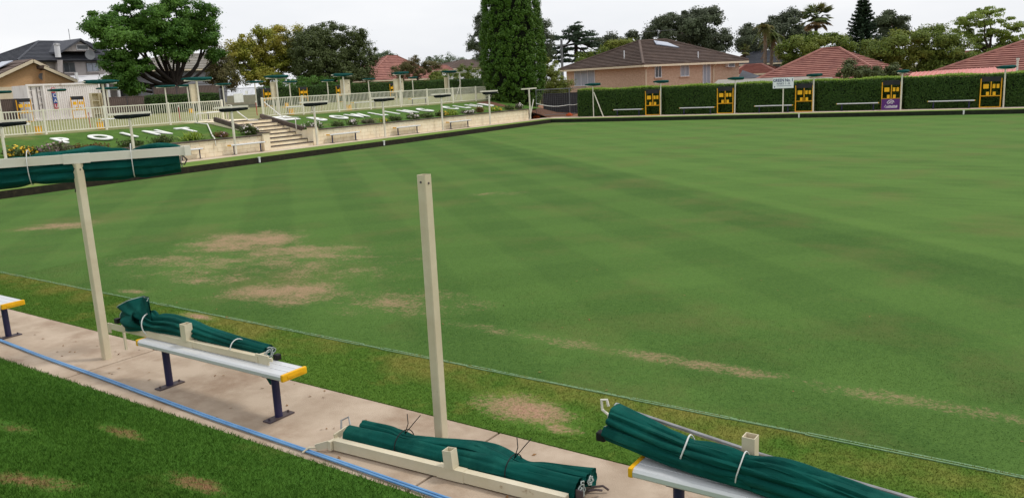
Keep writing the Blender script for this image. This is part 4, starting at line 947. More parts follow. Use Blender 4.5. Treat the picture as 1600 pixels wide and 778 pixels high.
pA = at_y(838, 160, 49.4); pA.z = 0; pB = at_y(889.5, 160, 51.6); pB.z = 0; pC = at_y(916, 160, 52.2); pC.z = 0
mesh_panel(pA, pB, 'wire mesh panel between the wall end and the middle post'); mesh_panel(pB+Vector((.05, 0, 0)), pC, 'narrow wire mesh panel ending at the hedge')
for i, (p, s_) in enumerate(((pA, 1), (pB, .9), (pC+Vector((-.2, -.15, 0)), 1.5))):
    m = MB(); m.box((0, 0, .07), (.5*s_, .24, .14), bev=.04); m.box((0, 0, .16), (.22*s_, .18, .08), bev=.03)
    o = m.build('fence_foot', 'orange_plastic', None, loc=(p.x, p.y-.05, .0)); tag(o, 'orange plastic fence foot '+['at the end of the block wall', 'under the middle mesh post', 'largest, beside the hedge corner'][i], 'fence foot', 'orange feet of the mesh panels')
for i, (p, q) in enumerate(((pA, pB), (pB, pC))):
    p1, q1 = Vector((p.x, p.y-.06, 1.02)), Vector((q.x, q.y-.06, .78 if i == 0 else 1.15))
    if i: p1.z = .78
    o = MB().tube([p1.lerp(q1, s/10)+Vector((0, 0, -.16*math.sin(PI*s/10))) for s in range(11)], .022, 6).build('barrier_tape', 'letter_white'); tag(o, 'white barrier tape sagging across the '+['wide', 'narrow'][i]+' mesh panel', 'tape')

# small markers, boxes and bits
for i, (px, py) in enumerate(((403, 247.5), (600, 222), (1249, 180), (1506, 177))):
    if i < 2: P = at_x(px, py, -28.6-.35*i); loc = (bx(P.y)+.04, P.y, -.12)
    else: P = at_y(px, py, cy(at_z(px, py).x)); loc = (P.x, cy(P.x)-.04, -.12)
    o = MB().box((0, 0, 0), (.07, .07, .2), bev=.01).build('rink_marker', 'letter_white', None, loc=loc)
    MB().box((0, 0, .115), (.10, .10, .03)).build('marker_cap', 'letter_white', o)
    tag(o, 'small white rink marker on the %s' % ['left bank face near the stairs', 'left bank face farther along', 'far bank face below the white sign', 'far bank face below the right hand bench'][i], 'marker', 'rink markers on the bank faces')
for i, (px, py) in enumerate(((60, 206), (157, 196), (455, 173), (377, 166), (546, 171), (298, 169), (448, 163))):
    X = -37.2 if i in (0, 1, 2, 4) else -58
    P = at_x(px, py, X); m = MB(); m.box((0, 0, .15), (.22, .24, .30), bev=.03); o = m.build('yellow_tub', 'card_yellow', None, loc=(X, P.y, ZU))
    MB().box((0, 0, .315), (.24, .26, .03)).build('lid', 'score_yellow', o)
    tag(o, 'small yellow tub on the upper green, '+ORD[i if i < 2 else i]+' counted', 'tub', 'yellow tubs on the upper green')
for i, l_ in enumerate(('behind the fence left of the letter P', 'behind the fence above the letter O of POINT', 'behind the fence right of the stairs', 'before the grey gate', 'behind the fence above the O of BOWLING', 'far out below the big tree', 'far out right of the gate')):
    o = bpy.data.objects['yellow_tub' if i == 0 else 'yellow_tub.%03d' % i]; o['label'] = 'small yellow tub on the upper green, '+l_
for i, (px, py) in enumerate(((281, 183), (140, 188), (401, 172), (503, 167))):
    P = at_x(px, py, -40.5); t = thing('flag_stick', 'thin red and white stick on the upper green, %s' % ['left of the low white rail', 'before the container', 'before the grey gate', 'behind the O of BOWLING'][i], 'stick', (-40.5, P.y, ZU), 0, 'red sticks on the upper green')
    MB().cyl((0, 0, 0), (0, 0, .75), .022, n=6).build('stick', 'brand_red', t); MB().cyl((0, 0, .75), (0, 0, .85), .03, n=6).build('tip', 'letter_white', t)

# ------------------------------------------------------------------ hedges
leafmat('hedge_leaf', s2l((44, 72, 28)), s2l((80, 110, 44)), s2l((66, 96, 38)), 1.6, .25)
leafmat('hedge_lit_top', s2l((118, 150, 48)), s2l((152, 178, 70)), s2l((134, 160, 56)), 1.5, .3)  # leaves on the hedge top: light from above put into the colour
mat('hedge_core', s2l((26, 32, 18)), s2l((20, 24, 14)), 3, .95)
def hedge(a, b, z0, h, th, label, group=None, dens=900, leaf=.085, tops=True, recess=(), bump=.05, lit_top=True):
    """clipped hedge from a to b (front face line); the thickness goes to the left of a->b"""
    a, b = Vector((a[0], a[1], z0)), Vector((b[0], b[1], z0)); L_ = (b-a).length; ang = math.atan2(b.y-a.y, b.x-a.x)
    t = thing('hedge', label, 'hedge', a, ang, group)
    ins = .10
    m = MB(); segs = []; x = 0.0
    for r0, r1, d_ in sorted(recess)+[(L_, L_, 0)]:
        if r0 > x: segs.append((x, r0, 0))
        if r1 > r0: segs.append((r0, r1, d_))
        x = r1
    Ps = []; Ns = []; Pt = []
    for s0, s1, d_ in segs:
        m.box(((s0+s1)/2, (th+d_)/2, h/2-ins/2), (s1-s0-.02, th-d_-2*ins, h-ins))
        w_ = s1-s0; n = int(w_*h*dens)
        P_ = np.stack([RNG.uniform(s0, s1, n), np.full(n, d_)+RNG.normal(0, .035, n), RNG.uniform(.0, h, n)], 1)
        P_[:, 1] += bump*np.sin(P_[:, 0]*2.1)*np.sin(P_[:, 2]*3.3)+np.where(RNG.random(n) < .5, RNG.uniform(0, .12, n), 0); Ps.append(P_); Ns.append(np.tile([0, -1, .35], (n, 1)))
        n = int(w_*(th-d_)*dens*.8); T_ = np.stack([RNG.uniform(s0, s1, n), RNG.uniform(d_, th, n), h+RNG.normal(0, .04, n)], 1); T_[:, 2] += bump*np.sin(T_[:, 0]*1.7)*.8
        Pt.append(T_)
        n = int(w_*h*dens*.25); P_ = np.stack([RNG.uniform(s0, s1, n), np.full(n, th)+RNG.normal(0, .03, n), RNG.uniform(0, h, n)], 1); Ps.append(P_); Ns.append(np.tile([0, 1, .3], (n, 1)))
        for xx, sg in ((s0, -1), (s1, 1)):
            n = int((th)*h*dens*.8); P_ = np.stack([np.full(n, xx)+RNG.normal(0, .03, n), RNG.uniform(d_, th, n), RNG.uniform(0, h, n)], 1); Ps.append(P_); Ns.append(np.tile([sg, 0, .3], (n, 1)))
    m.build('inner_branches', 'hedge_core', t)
    P_ = np.concatenate(Ps); N_ = np.concatenate(Ns)
    quads_mesh('foliage', leaves(P_, N_, leaf, leaf*.55, .55), 'hedge_leaf', t)
    T_ = np.concatenate(Pt); o = quads_mesh('top_leaves', leaves(T_, np.tile([0, -.15, 1.], (len(T_), 1)), leaf, leaf*.55, .45), 'hedge_lit_top' if lit_top else 'hedge_leaf', t)
    return t
xh0 = at_z(916, 181).x; ya = lambda x: cy(x)+2.55
A_ = (xh0, ya(xh0)); B_ = (13.0, ya(13.0)); Lh = math.hypot(B_[0]-A_[0], B_[1]-A_[1])
rec = [((x-A_[0])*1.006-.62, (x-A_[0])*1.006+.72, .5) for x in RX]
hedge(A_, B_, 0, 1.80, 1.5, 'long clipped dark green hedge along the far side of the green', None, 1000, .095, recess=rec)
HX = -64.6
hedge((HX, yy(236, HX)), (HX, yy(343, HX)), ZU, 1.45, 1.1, 'low dark hedge behind the upper green, below the big tree', 'hedges behind the upper green', 420, .12, lit_top=False)
hedge((HX, yy(411, HX)), (HX, yy(770, HX)), ZU, 1.75, 1.1, 'dark hedge behind the upper green, right of the grey gate', 'hedges behind the upper green', 420, .12, lit_top=False)
# ------------------------------------------------------------------ houses
mat('tile_red', s2l((162, 114, 102)), s2l((138, 92, 84)), 1.6, .85, .15, 14, rnd=.09, c3=s2l((120, 84, 78)), s3=.9, lo3=.55, hi3=.75)
mat('tile_brown', s2l((106, 90, 82)), s2l((88, 74, 68)), 1.5, .85, .15, 14, rnd=.06)
mat('tile_dark', s2l((84, 86, 92)), s2l((72, 74, 82)), 1.2, .8, .1, 14, rnd=.04)
mat('pink_metal', s2l((206, 132, 122)), s2l((198, 124, 114)), .7, .5)
mat('grey_metal', s2l((150, 146, 138)), s2l((134, 128, 120)), .7, .7, c3=s2l((164, 154, 138)), s3=.5)
mat('brick_tan', s2l((206, 166, 124)), s2l((192, 152, 110)), 4, .9, .15, 20, stretch=(1, 1, 3))
mat('brick_pink', s2l((206, 178, 154)), s2l((188, 158, 134)), 5, .9, .15, 22, stretch=(1, 1, 3.5), lo=.4, hi=.6, c3=s2l((170, 138, 116)), s3=7)
mat('render_grey', s2l((172, 165, 162)), s2l((162, 155, 152)), 1, .9)
mat('render_blue', s2l((120, 124, 132)), s2l((112, 116, 124)), 1, .9)
mat('board_grey', s2l((150, 150, 156)), s2l((136, 136, 142)), 1, .8)
mat('fascia', s2l((226, 212, 186)), s2l((216, 200, 172)), 2, .6)
mat('glass_dark', s2l((64, 68, 74)), s2l((84, 88, 92)), .8, .12, spec=.6)
mat('curtain', s2l((168, 174, 184)), s2l((140, 146, 156)), 3, .5, stretch=(6, 6, .3))
mat('solar', s2l((150, 158, 176)), s2l((176, 182, 196)), .6, .15, spec=.7); mat('solar_blue', s2l((60, 70, 120)), None, 1, .2, spec=.6)
mat('awning_white', s2l((226, 226, 228)), s2l((214, 214, 218)), 1, .5)
mat('dark_void', s2l((30, 28, 28)), None, 2, .9)
def on_wall(px, py, P0, d):
    """where a line of sight meets the vertical plane through P0 along d"""
    r = ray(px, py); det = -r.x*d[1]+r.y*d[0]; bxx, byy = P0[0], P0[1]
    s = (-bxx*d[1]+byy*d[0])/det
    return CP+r*s
def courses(par, A, B, Ct, D, n, m, th=.11, ov=.12):
    """roof plane A-B (eave) up to D-C (top) as n overlapping courses, each its own piece"""
    A, B, Ct, D = map(Vector, (A, B, Ct, D)); nrm = (B-A).cross(((Ct+D)/2-A)).normalized()
    if nrm.z < 0: nrm = -nrm
    for i in range(n):
        f0, f1 = i/n-(ov/n if i else 0), (i+1)/n
        p0, p1, p2, p3 = A.lerp(D, f0), B.lerp(Ct, f0), B.lerp(Ct, f1), A.lerp(D, f1)
        up = nrm*th; dn = nrm*-.03
        vs = [p0+dn, p1+dn, p2+dn, p3+dn, p0+up, p1+up, p2+up*.15, p3+up*.15]
        MB().add(vs, [(3, 2, 1, 0), (4, 5, 6, 7), (0, 1, 5, 4), (1, 2, 6, 5), (2, 3, 7, 6), (3, 0, 4, 7)]).build('tile_course', m, par)
def hip_roof(par, e, z, r1, r2, n, m, capm=None, sides=(0, 1, 2, 3), gutter='fascia'):
    """e: four eave corners (xy, counter-clockwise from front left), r1/r2 ridge ends (xyz)"""
    c = [Vector((*p, z)) for p in e]; r1, r2 = Vector(r1), Vector(r2)
    rf = MB().add([c[0], c[1], c[2], c[3], r1, r2], [(0, 1, 5, 4), (1, 2, 5), (2, 3, 4, 5), (3, 0, 4), (3, 2, 1, 0)]).build('roof', m, par)
    pl = [(c[0], c[1], r2, r1), (c[1], c[2], r2, r2), (c[2], c[3], r1, r2), (c[3], c[0], r1, r1)]
    for k in sides: courses(rf, *pl[k], n, m)
    for a, b in ((c[0], r1), (c[1], r2), (c[3], r1), (r1, r2)): MB().tube([a+Vector((0, 0, .07)), b+Vector((0, 0, .09))], .12, 6).build('ridge_cap', capm or m, rf)
    for a, b in ((c[0], c[1]), (c[3], c[0])):
        MB().beam(a+Vector((0, 0, -.08)), b+Vector((0, 0, -.08)), .12, .16).build('gutter', gutter, rf)
    return rf
def window(par, M, w, h, frame='fascia', glass='glass_dark', split=1, sill=None):
    """M: local frame with x along wall, y out of wall, z up, origin at window centre"""
    f = MB(); q = .05
    for c_, d_ in (((0, .03, h/2), (w+q, .07, q)), ((0, .03, -h/2), (w+q, .07, q)), ((-w/2, .03, 0), (q, .07, h-q)), ((w/2, .03, 0), (q, .07, h-q))): f.box(c_, d_, M)
    for k in range(1, split+1): f.box((-w/2+w*k/(split+1), .03, 0), (q*.8, .065, h-q), M)
    fo = f.build('window', frame, par)
    MB().box((0, .008, 0), (w-q, .03, h-q), M).build('pane', glass, fo)
    if sill: MB().box((0, .06, -h/2-.07), (w+.2, .16, .09), M).build('sill', sill, fo)
    return fo
def wallM(P, nx, ny):   # wall frame at P, outward normal (nx, ny)
    n = Vector((nx, ny, 0)).normalized(); xx = Vector((-n.y, n.x, 0)); return Matrix(((xx.x, n.x, 0, P[0]), (xx.y, n.y, 0, P[1]), (0, 0, 1, P[2]), (0, 0, 0, 1)))

# brick house behind the hedge
P0 = (-29.9, 62.0); dr = (.46, .888); dl = (-.888, .46); rot = math.atan2(dr[1], dr[0])
t = thing('brick_house', 'pinkish brick house with a brown tiled hip roof behind the hedge', 'house', (P0[0], P0[1], -.3), rot)
inv = (Matrix.Translation((P0[0], P0[1], -.3)) @ Matrix.Rotation(rot, 4, 'Z')).inverted()
LX, LY, EZ = 10.1, 12.1, 3.42+.3
w_ = MB().prism([(0, 0), (LX, 0), (LX, LY), (0, LY)], 0, EZ).build('wall', 'brick_pink', t)
mid = (P0[0]+dl[0]*6.05, P0[1]+dl[1]*6.05)
r1 = inv @ on_wall(999, 66, mid, dr); r2 = inv @ on_wall(1040, 64, mid, dr)
rf = hip_roof(t, [(-.55, -.55), (LX+.55, -.55), (LX+.55, LY+.55), (-.55, LY+.55)], EZ, r1, r2, 16, 'tile_brown', sides=(0, 3, 1))
MB().prism([(-.5, -.5), (LX+.5, -.5), (LX+.5, LY+.5), (-.5, LY+.5)], EZ-.06, EZ-.012).build('eaves_soffit', 'fascia', rf)
def lw(px, py): return inv @ on_wall(px, py, P0, dl)
def rw(px, py): return inv @ on_wall(px, py, P0, dr)
def win_px(fn, a, b, normal, **k):
    p, q = fn(*a), fn(*b); c_ = (p+q)/2; wd = max(abs(p.x-q.x), abs(p.y-q.y)); window(t, wallM(c_, *normal), wd, abs(p.z-q.z), **k)
win_px(lw, (898, 111), (930, 134), (-1, 0), split=2, glass='curtain', frame='awning_white')
win_px(rw, (1023, 102), (1033, 121), (0, -1), split=1, sill='brick_pink', glass='glass_dark', frame='awning_white')
win_px(rw, (1063, 100), (1076, 119), (0, -1), split=1, sill='brick_pink', glass='curtain', frame='awning_white')
win_px(rw, (1098, 98.5), (1109, 133), (0, -1), split=1, glass='curtain', frame='awning_white')
for px in (1008, 1114):
    p = rw(px, 100); MB().tube([(p.x, -.5, EZ-.1), (p.x, -.1, EZ-.4), (p.x, -.07, 0)], .05, 8).build('downpipe', 'fascia', t)
p = rw(1138, 101); a_ = MB().box((p.x, -.2, p.z), (.75, .45, .5), bev=.02).build('air_conditioner', 'awning_white', t); MB().box((p.x, -.44, p.z), (.6, .03, .38)).build('grille', 'fence_grey', a_)
c0 = Vector((-.55, -.55, EZ)); c1 = Vector((LX+.55, -.55, EZ))
def rp(u, v): return c0.lerp(c1, u).lerp(r1.lerp(r2, u), v)
nr = (c1-c0).cross(r1-c0).normalized()
q = [rp(.36, .78), rp(.66, .60), rp(.70, .84), rp(.46, .95)]
m = MB(); m.add([v+nr*.10 for v in q]+[v+nr*.18 for v in q], [(3, 2, 1, 0), (4, 5, 6, 7), (0, 1, 5, 4), (1, 2, 6, 5), (2, 3, 7, 6), (3, 0, 4, 7)]); m.build('solar_panel', 'solar', rf)
for (u_, v_) in ((.60, .18),): p = rp(u_, v_); MB().tube([p, p+Vector((0, 0, .55))], .05, 6).build('vent_pipe', 'awning_white', rf)
p = Vector((-.55, LY*.25, EZ)).lerp(r1, .3); MB().tube([p, p+Vector((0, 0, .7))], .05, 6).build('vent_pipe', 'awning_white', rf)
an = (r1+r2)/2+Vector((.6, 0, 0)); an_ = MB(); an_.tube([an, an+Vector((0, 0, 1.0))], .025, 5); an_.beam(an+Vector((-1.4, .8, .85)), an+Vector((1.4, -.8, .95)), .03, .03)
for k in range(6): cpt = an+Vector((-1.2+k*.48, .7-k*.28, .87)); an_.beam(cpt+Vector((-.2, -.35, 0)), cpt+Vector((.2, .35, 0)), .015, .015)
an_.build('tv_antenna', 'fence_grey', rf)

# red tiled house right of it
def simple_house(label, axis, plane, eave_px, ridge_px, depth_, tile, wallm, n, zb, ez=None, ov=.4, group=None, sides=(0, 1, 3), wall=True):
    f = at_y if axis == 'y' else at_x; sgn = 1 if axis == 'y' else -1
    a, b = f(*eave_px[0], plane), f(*eave_px[1], plane); z = (a.z+b.z)/2 if ez is None else ez
    back = plane+sgn*depth_; midp = plane+sgn*depth_/2
    g1, g2 = f(*ridge_px[0], midp), f(*ridge_px[1], midp)
    g1.z = g2.z = (g1.z+g2.z)/2
    if axis == 'y': e = [(a.x, plane), (b.x, plane), (b.x, back), (a.x, back)]
    else: e = [(plane, a.y), (plane, b.y), (back, b.y), (back, a.y)]
    o = Vector((*e[0], zb)); t = thing('house', label, 'house', o, 0, group)
    loc = lambda p: (p[0]-o.x, p[1]-o.y)
    el = [loc(p) for p in e]; cx = sum(p[0] for p in el)/4; cyy = sum(p[1] for p in el)/4
    k = [(cx+(p[0]-cx)*.94, cyy+(p[1]-cyy)*.92) for p in el]
    if wall: MB().prism(k, 0, z-zb).build('wall', wallm, t)
    rf = hip_roof(t, el, z-zb, g1-o, g2-o, n, tile, sides=sides)
    return t, rf, o, z
simple_house('house with a big red tiled hip roof behind the hedge, right of the sign', 'y', 66.5, ((1166, 134), (1392, 124)), ((1286, 78), (1311, 77)), 13, 'tile_red', 'brick_tan', 17, -.3)
t, rf, o, z = simple_house('house with a red tiled roof at the right picture edge', 'y', 70, ((1440, 122), (1800, 105)), ((1625, 58), (1720, 52)), 13, 'tile_red', 'brick_tan', 17, -.3)
# pink metal roofed shed
a, b, c_, d_ = at_y(1411, 127, 58.5), at_y(1592, 119, 58.5), at_y(1589, 103.5, 61.5), at_y(1426, 113.5, 61.5)
t = thing('metal_shed', 'low building with a plain pink metal roof behind the hedge at right', 'shed', (a.x, a.y, -.3)); o = Vector((a.x, a.y, -.3))
m = MB(); m.add([p-o for p in (a, b, c_, d_)]+[p-o-Vector((0, 0, .08)) for p in (a, b, c_, d_)], [(0, 1, 2, 3), (7, 6, 5, 4), (0, 4, 5, 1), (1, 5, 6, 2), (2, 6, 7, 3), (3, 7, 4, 0)]); rf = m.build('roof', 'pink_metal', t)
for k in range(1, 24): p = (a-o).lerp(b-o, k/24); q = (d_-o).lerp(c_-o, k/24); MB().beam(p+Vector((0, 0, .02)), q+Vector((0, 0, .02)), .04, .04).build('roof_rib', 'pink_metal', rf)
MB().prism([(.4, .5), ((b-a).x-.4, .5), ((b-a).x-.4, 3.4), (.4, 3.4)], 0, a.z+.25).build('wall', 'brick_tan', t)
P = at_y(1589, 110, 58.2); o = MB().cyl((0, 0, 0), (0, 0, P.z+.9), .06, n=8).build('white_pipe', 'pipe_white', None, loc=(P.x, P.y, -.3)); MB().cyl((0, 0, P.z+.9), (0, 0, P.z+1.0), .09, n=8).build('cap', 'pipe_white', o); tag(o, 'white vent pipe standing at the right end of the pink roof', 'pipe')
# grey lean-to between brick house and red roof
for i, (q, Y, m_, lab) in enumerate(((((1113, 133), (1275, 131), (1262, 120), (1122, 125)), 58.0, 'grey_metal', 'flat grey metal roof just above the hedge, beside the brick house'), (((1255, 131), (1308, 128.5), (1300, 121), (1240, 123.5)), 60.5, 'grey_metal', 'pale grey awning roof above the hedge in front of the red tiles'))):
    f = [at_y(*p, Y+(0 if k < 2 else 3)) for k, p in enumerate(q)]; o = Vector((f[0].x, f[0].y, 0)); t = thing('lean_to', lab, 'roof', o)
    m = MB(); m.add([p-o for p in f]+[p-o-Vector((0, 0, .1)) for p in f], [(0, 1, 2, 3), (7, 6, 5, 4), (0, 4, 5, 1), (1, 5, 6, 2), (2, 6, 7, 3), (3, 7, 4, 0)]); m.build('sheet_roof', m_, t)
    for p in f[:2]: MB().cyl((p.x-o.x, .1, -.2), (p.x-o.x, .1, p.z-.1), .05, n=6).build('post', 'white_paint', t)
# houses farther back on the right
t, rf, o, z = simple_house('grey blue two storey house behind the palms', 'y', 98, ((1128, 102), (1232, 98)), ((1180, 82), (1212, 81)), 11, 'tile_dark', 'render_blue', 10, -.3)
for px in (1172, 1192): P = at_y(px, 108, 98.35)-o; window(t, wallM((P.x, .47, P.z), 0, -1), 1.6, 1.2)
simple_house('small red roofed house low behind the brick house', 'y', 84, ((1140, 117), (1215, 114)), ((1165, 103), (1190, 102)), 9, 'tile_red', 'brick_tan', 10, -.3)
f = [at_y(1152, 124, 70), at_y(1193, 121, 70), at_y(1160, 110, 74)]; o = f[0].copy(); m = MB(); m.add([p-o for p in f]+[p-o-Vector((0, 0, .04)) for p in f], [(0, 1, 2), (5, 4, 3), (0, 3, 4, 1), (1, 4, 5, 2), (2, 5, 3, 0)]); o_ = m.build('shade_sail', 'tile_dark', None, loc=o); tag(o_, 'dark triangular shade sail right of the brick house', 'shade sail')
simple_house('small distant house with reddish roof under the feathery tree', 'y', 112, ((1478, 100), (1545, 97)), ((1505, 82), (1530, 81)), 9, 'tile_red', 'render_blue', 8, -.3)
P = at_y(878, 90, 80); t = thing('power_pole', 'grey timber power pole between the conifer and the brick house', 'pole', (P.x, 80, -.3)); h = at_y(878, 62, 80).z+.3
MB().cyl((0, 0, 0), (0, 0, h), .17, .13, n=10).build('pole', 'fence_grey', t); MB().box((0, 0, h-.6), (1.6, .1, .12)).build('crossarm', 'fence_grey', t)

# ---- left houses
X = -80.0
t = thing('tan_house', 'tan brick gable house behind the steel fence at the left edge', 'house', (X, at_x(52, 100, X).y, ZU-.03)); o = t.location.copy()
def poly_wall(par, name, m_, pts, X0, depth_, off=0):
    p = [at_x(px, py, X0)-o for px, py in pts]; n = len(p)
    vs = [Vector((X0-o.x, q.y, q.z)) for q in p]+[Vector((X0-o.x-depth_, q.y, q.z)) for q in p]
    return MB().add(vs, [tuple(range(n)), tuple(range(n, 2*n))[::-1]]+[(i, (i+1) % n, n+(i+1) % n, n+i) for i in range(n)]).build(name, m_, par)
poly_wall(t, 'wall', 'brick_tan', [(-60, 182), (-60, 149), (52, 99), (74, 109), (78, 175)], X, 13)
poly_wall(t, 'side_wall', 'brick_tan', [(70, 176), (70, 110), (116, 129), (116, 174)], X+.9, 9)
def roof_slab(par, a, b, X0, depth_, m_, th=.22, fm='fascia'):
    a, b = at_x(*a, X0)-o, at_x(*b, X0)-o; x0 = X0-o.x
    vs = [Vector((x0, p.y, p.z+dz)) for p in (a, b) for dz in (0, th)]+[Vector((x0-depth_, p.y, p.z+dz)) for p in (a, b) for dz in (0, th)]
    rf = MB().add(vs, [(0, 2, 3, 1), (4, 5, 7, 6), (1, 3, 7, 5), (0, 4, 6, 2), (0, 1, 5, 4), (2, 6, 7, 3)]).build('roof', m_, par)
    up = Vector((0, 0, th+.02))
    courses(rf, *((Vector((x0-depth_, a.y, a.z))+up, Vector((x0, a.y, a.z))+up, Vector((x0, b.y, b.z))+up, Vector((x0-depth_, b.y, b.z))+up) if a.z < b.z else (Vector((x0, b.y, b.z))+up, Vector((x0-depth_, b.y, b.z))+up, Vector((x0-depth_, a.y, a.z))+up, Vector((x0, a.y, a.z))+up)), 9, m_, .05)
    MB().beam(Vector((x0+.04, a.y, a.z+.06)), Vector((x0+.04, b.y, b.z+.06)), .06, .26).build('barge_board', fm, rf)
    return rf
r0 = roof_slab(t, (-66, 151), (52, 96.5), X+.5, 14, 'tile_brown'); roof_slab(t, (52, 96.5), (76, 107.5), X+.5, 14, 'tile_brown'); roof_slab(t, (69, 106.5), (121, 129), X+1.4, 10, 'tile_brown')
a, b = at_x(-20, 127, X+.3)-o, at_x(34, 101, X+.3)-o; q = [Vector((x, p.y, p.z+.35)) for p, x in ((a, -1.2), (b, -1.2), (b, -3.4), (a, -3.4))]
m = MB(); m.add([v for v in q]+[v+Vector((0, 0, .08)) for v in q], [(3, 2, 1, 0), (4, 5, 6, 7), (0, 1, 5, 4), (1, 2, 6, 5), (2, 3, 7, 6), (3, 0, 4, 7)]); m.build('solar_panel', 'solar', r0)
P = at_x(10, 146, X)-o; MB().box((.03, P.y, P.z-.1), (.08, 2.2, 1.3)).build('roller_door', 'fascia', t); P = at_x(42, 145, X)-o; MB().box((.03, P.y, P.z), (.08, 1.0, .9)).build('roller_shutter', 'fascia', t)
def dish(par, P, r, nx):
    m = MB(); n = 16; vs = [P+Vector((nx*.02, 0, 0))]; fs = []
    for k in range(n): q = 2*PI*k/n; vs.append(P+Vector((nx*.12, r*math.cos(q), r*math.sin(q)*.95)))
    for k in range(n): fs.append((0, 1+k, 1+(k+1) % n))
    m.add(vs, fs); d_ = m.build('satellite_dish', 'fence_grey', par); MB().beam(P+Vector((-nx*.3, 0, 0)), P, .05, .05).build('bracket', 'fence_grey', d_)
P = at_x(65, 120, X+.4)-o; dish(t, P, .34, 1)
# grey two storey house
X = -98.0
t = thing('grey_house', 'grey two storey rendered house with a dark roof left of the big tree', 'house', (X, at_x(75, 120, X).y, ZU-.03)); o = t.location.copy()
poly_wall(t, 'wall', 'render_grey', [(72, 178), (72, 96), (186, 92), (190, 175)], X, 11); poly_wall(t, 'corner_pier', 'render_grey', [(90, 150), (90, 94), (98, 94), (98, 150)], X+.8, .7)
a, b = at_x(28, 98, X+.6)-o, at_x(196, 91, X+.6)-o; z = at_x(100, 95, X+.6).z-o.z; g1, g2 = at_x(62, 73, X-5)-o, at_x(135, 63, X-5)-o; g1.z = g2.z = at_x(100, 66.5, X-5).z-o.z
rf = hip_roof(t, [(.6, a.y), (.6, b.y), (-11.5, b.y), (-11.5, a.y)], z, g1, g2, 14, 'tile_dark', gutter='dark_void')
# front gable
gw = [at_x(px, py, X+.9)-o for px, py in ((99, 80), (124, 65), (148, 78))]
MB().add([Vector((.9, gw[0].y, gw[0].z)), Vector((.9, gw[2].y, gw[0].z)), Vector((.9, gw[1].y, gw[1].z)), Vector((-5, gw[0].y, gw[0].z)), Vector((-5, gw[2].y, gw[0].z)), Vector((-5, gw[1].y, gw[1].z))], [(0, 1, 2), (5, 4, 3), (0, 3, 4, 1), (1, 4, 5, 2), (2, 5, 3, 0)]).build('gable', 'render_grey', t)
for k in (0, 2):
    e_ = Vector((1.3, gw[k].y+(-.5 if k == 0 else .5), gw[0].z-.25)); tp = Vector((1.3, gw[1].y, gw[1].z+.12)); bk = Vector((-6.5, 0, 0))
    g_ = MB().add([e_, tp, tp+bk, e_+bk]+[v+Vector((0, 0, .2)) for v in (e_, tp, tp+bk, e_+bk)], [(3, 2, 1, 0), (4, 5, 6, 7), (0, 1, 5, 4), (1, 2, 6, 5), (2, 3, 7, 6), (3, 0, 4, 7)]).build('gable_roof', 'tile_dark', rf)
for (x0, y0, x1, y1, sp, gl) in ((98, 99, 117.5, 113, 1, 'glass_dark'), (134, 99, 154, 112, 1, 'curtain'), (112.5, 71.5, 131.5, 78.5, 0, 'glass_dark')):
    off = .93 if y0 < 80 else .04; p, q = at_x(x0, y0, X)-o, at_x(x1, y1, X)-o; window(t, wallM((off, (p.y+q.y)/2, (p.z+q.z)/2), 1, 0), abs(q.y-p.y), abs(p.z-q.z), frame='fence_grey' if y0 > 80 else 'awning_white', glass=gl, split=sp, sill='render_grey' if y0 > 80 else None)
p = at_x(91, 90, X+1.5)-o; q = at_x(88.5, 71, X+1.5)-o; fl = MB().cyl((1.5, p.y, p.z), (1.5, q.y, q.z), .30, n=12).build('chimney_flue', 'awning_white', rf); MB().cyl((1.5, q.y, q.z), (1.5, q.y, q.z+.2), .38, .3, n=12).build('cowl', 'steel_grey', fl)
dish(rf, at_x(140, 86, X+2)-o, .6, 1)
p = at_x(109.5, 63, X-4)-o; MB().tube([p, p+Vector((0, 0, 1.3))], .035, 5).build('antenna', 'fence_grey', rf)
q = [at_x(103, 119, X+.2)-o, at_x(180, 116, X+.2)-o, at_x(187, 125.5, X+4)-o, at_x(112, 128, X+4)-o]
m = MB(); m.add(q+[v-Vector((0, 0, .14)) for v in q], [(0, 1, 2, 3), (7, 6, 5, 4), (0, 4, 5, 1), (1, 5, 6, 2), (2, 6, 7, 3), (3, 7, 4, 0)]); m.build('awning', 'awning_white', t)
for px in (122, 168, 184): p = at_x(px, 135, X+3.8)-o; MB().box((p.x, p.y, p.z/2+.9), (.25, .25, p.z+1.2)).build('awning_post', 'awning_white', t)
# grey boarded house behind the tree
X = -92
t = thing('boarded_house', 'grey weatherboard house seen through the trunk of the big tree', 'house', (X, at_x(300, 120, X).y, ZU-.03)); o = t.location.copy()
poly_wall(t, 'wall', 'board_grey', [(238, 165), (238, 112), (355, 106), (355, 160)], X, 9)
for k in range(9): p, q = at_x(240, 114+k*5, X+.02)-o, at_x(353, 108+k*5, X+.02)-o; MB().beam(Vector((.03, p.y, p.z)), Vector((.03, q.y, q.z)), .05, .05).build('weatherboard', 'board_grey', t)
a, b = at_x(228, 113, X+.5)-o, at_x(365, 105, X+.5)-o; g1, g2 = at_x(265, 86, X-4.5)-o, at_x(340, 84, X-4.5)-o; z = at_x(300, 108.5, X+.5).z-o.z; g1.z = g2.z = at_x(300, 86, X-4.5).z-o.z
hip_roof(t, [(.5, a.y), (.5, b.y), (-9.5, b.y), (-9.5, a.y)], z, g1, g2, 9, 'grey_metal')
simple_house('house with red tiled hip roof right of the dark round tree', 'x', -86, ((572, 128), (694, 121)), ((606, 89), (620, 88)), 11, 'tile_red', 'brick_tan', 14, ZU-.03)
simple_house('distant house with brown roof and white fascia left of the conifer', 'x', -125, ((696, 109), (800, 105)), ((722, 95), (745, 94)), 12, 'tile_brown', 'awning_white', 10, ZU-.03, sides=(0, 1, 3))
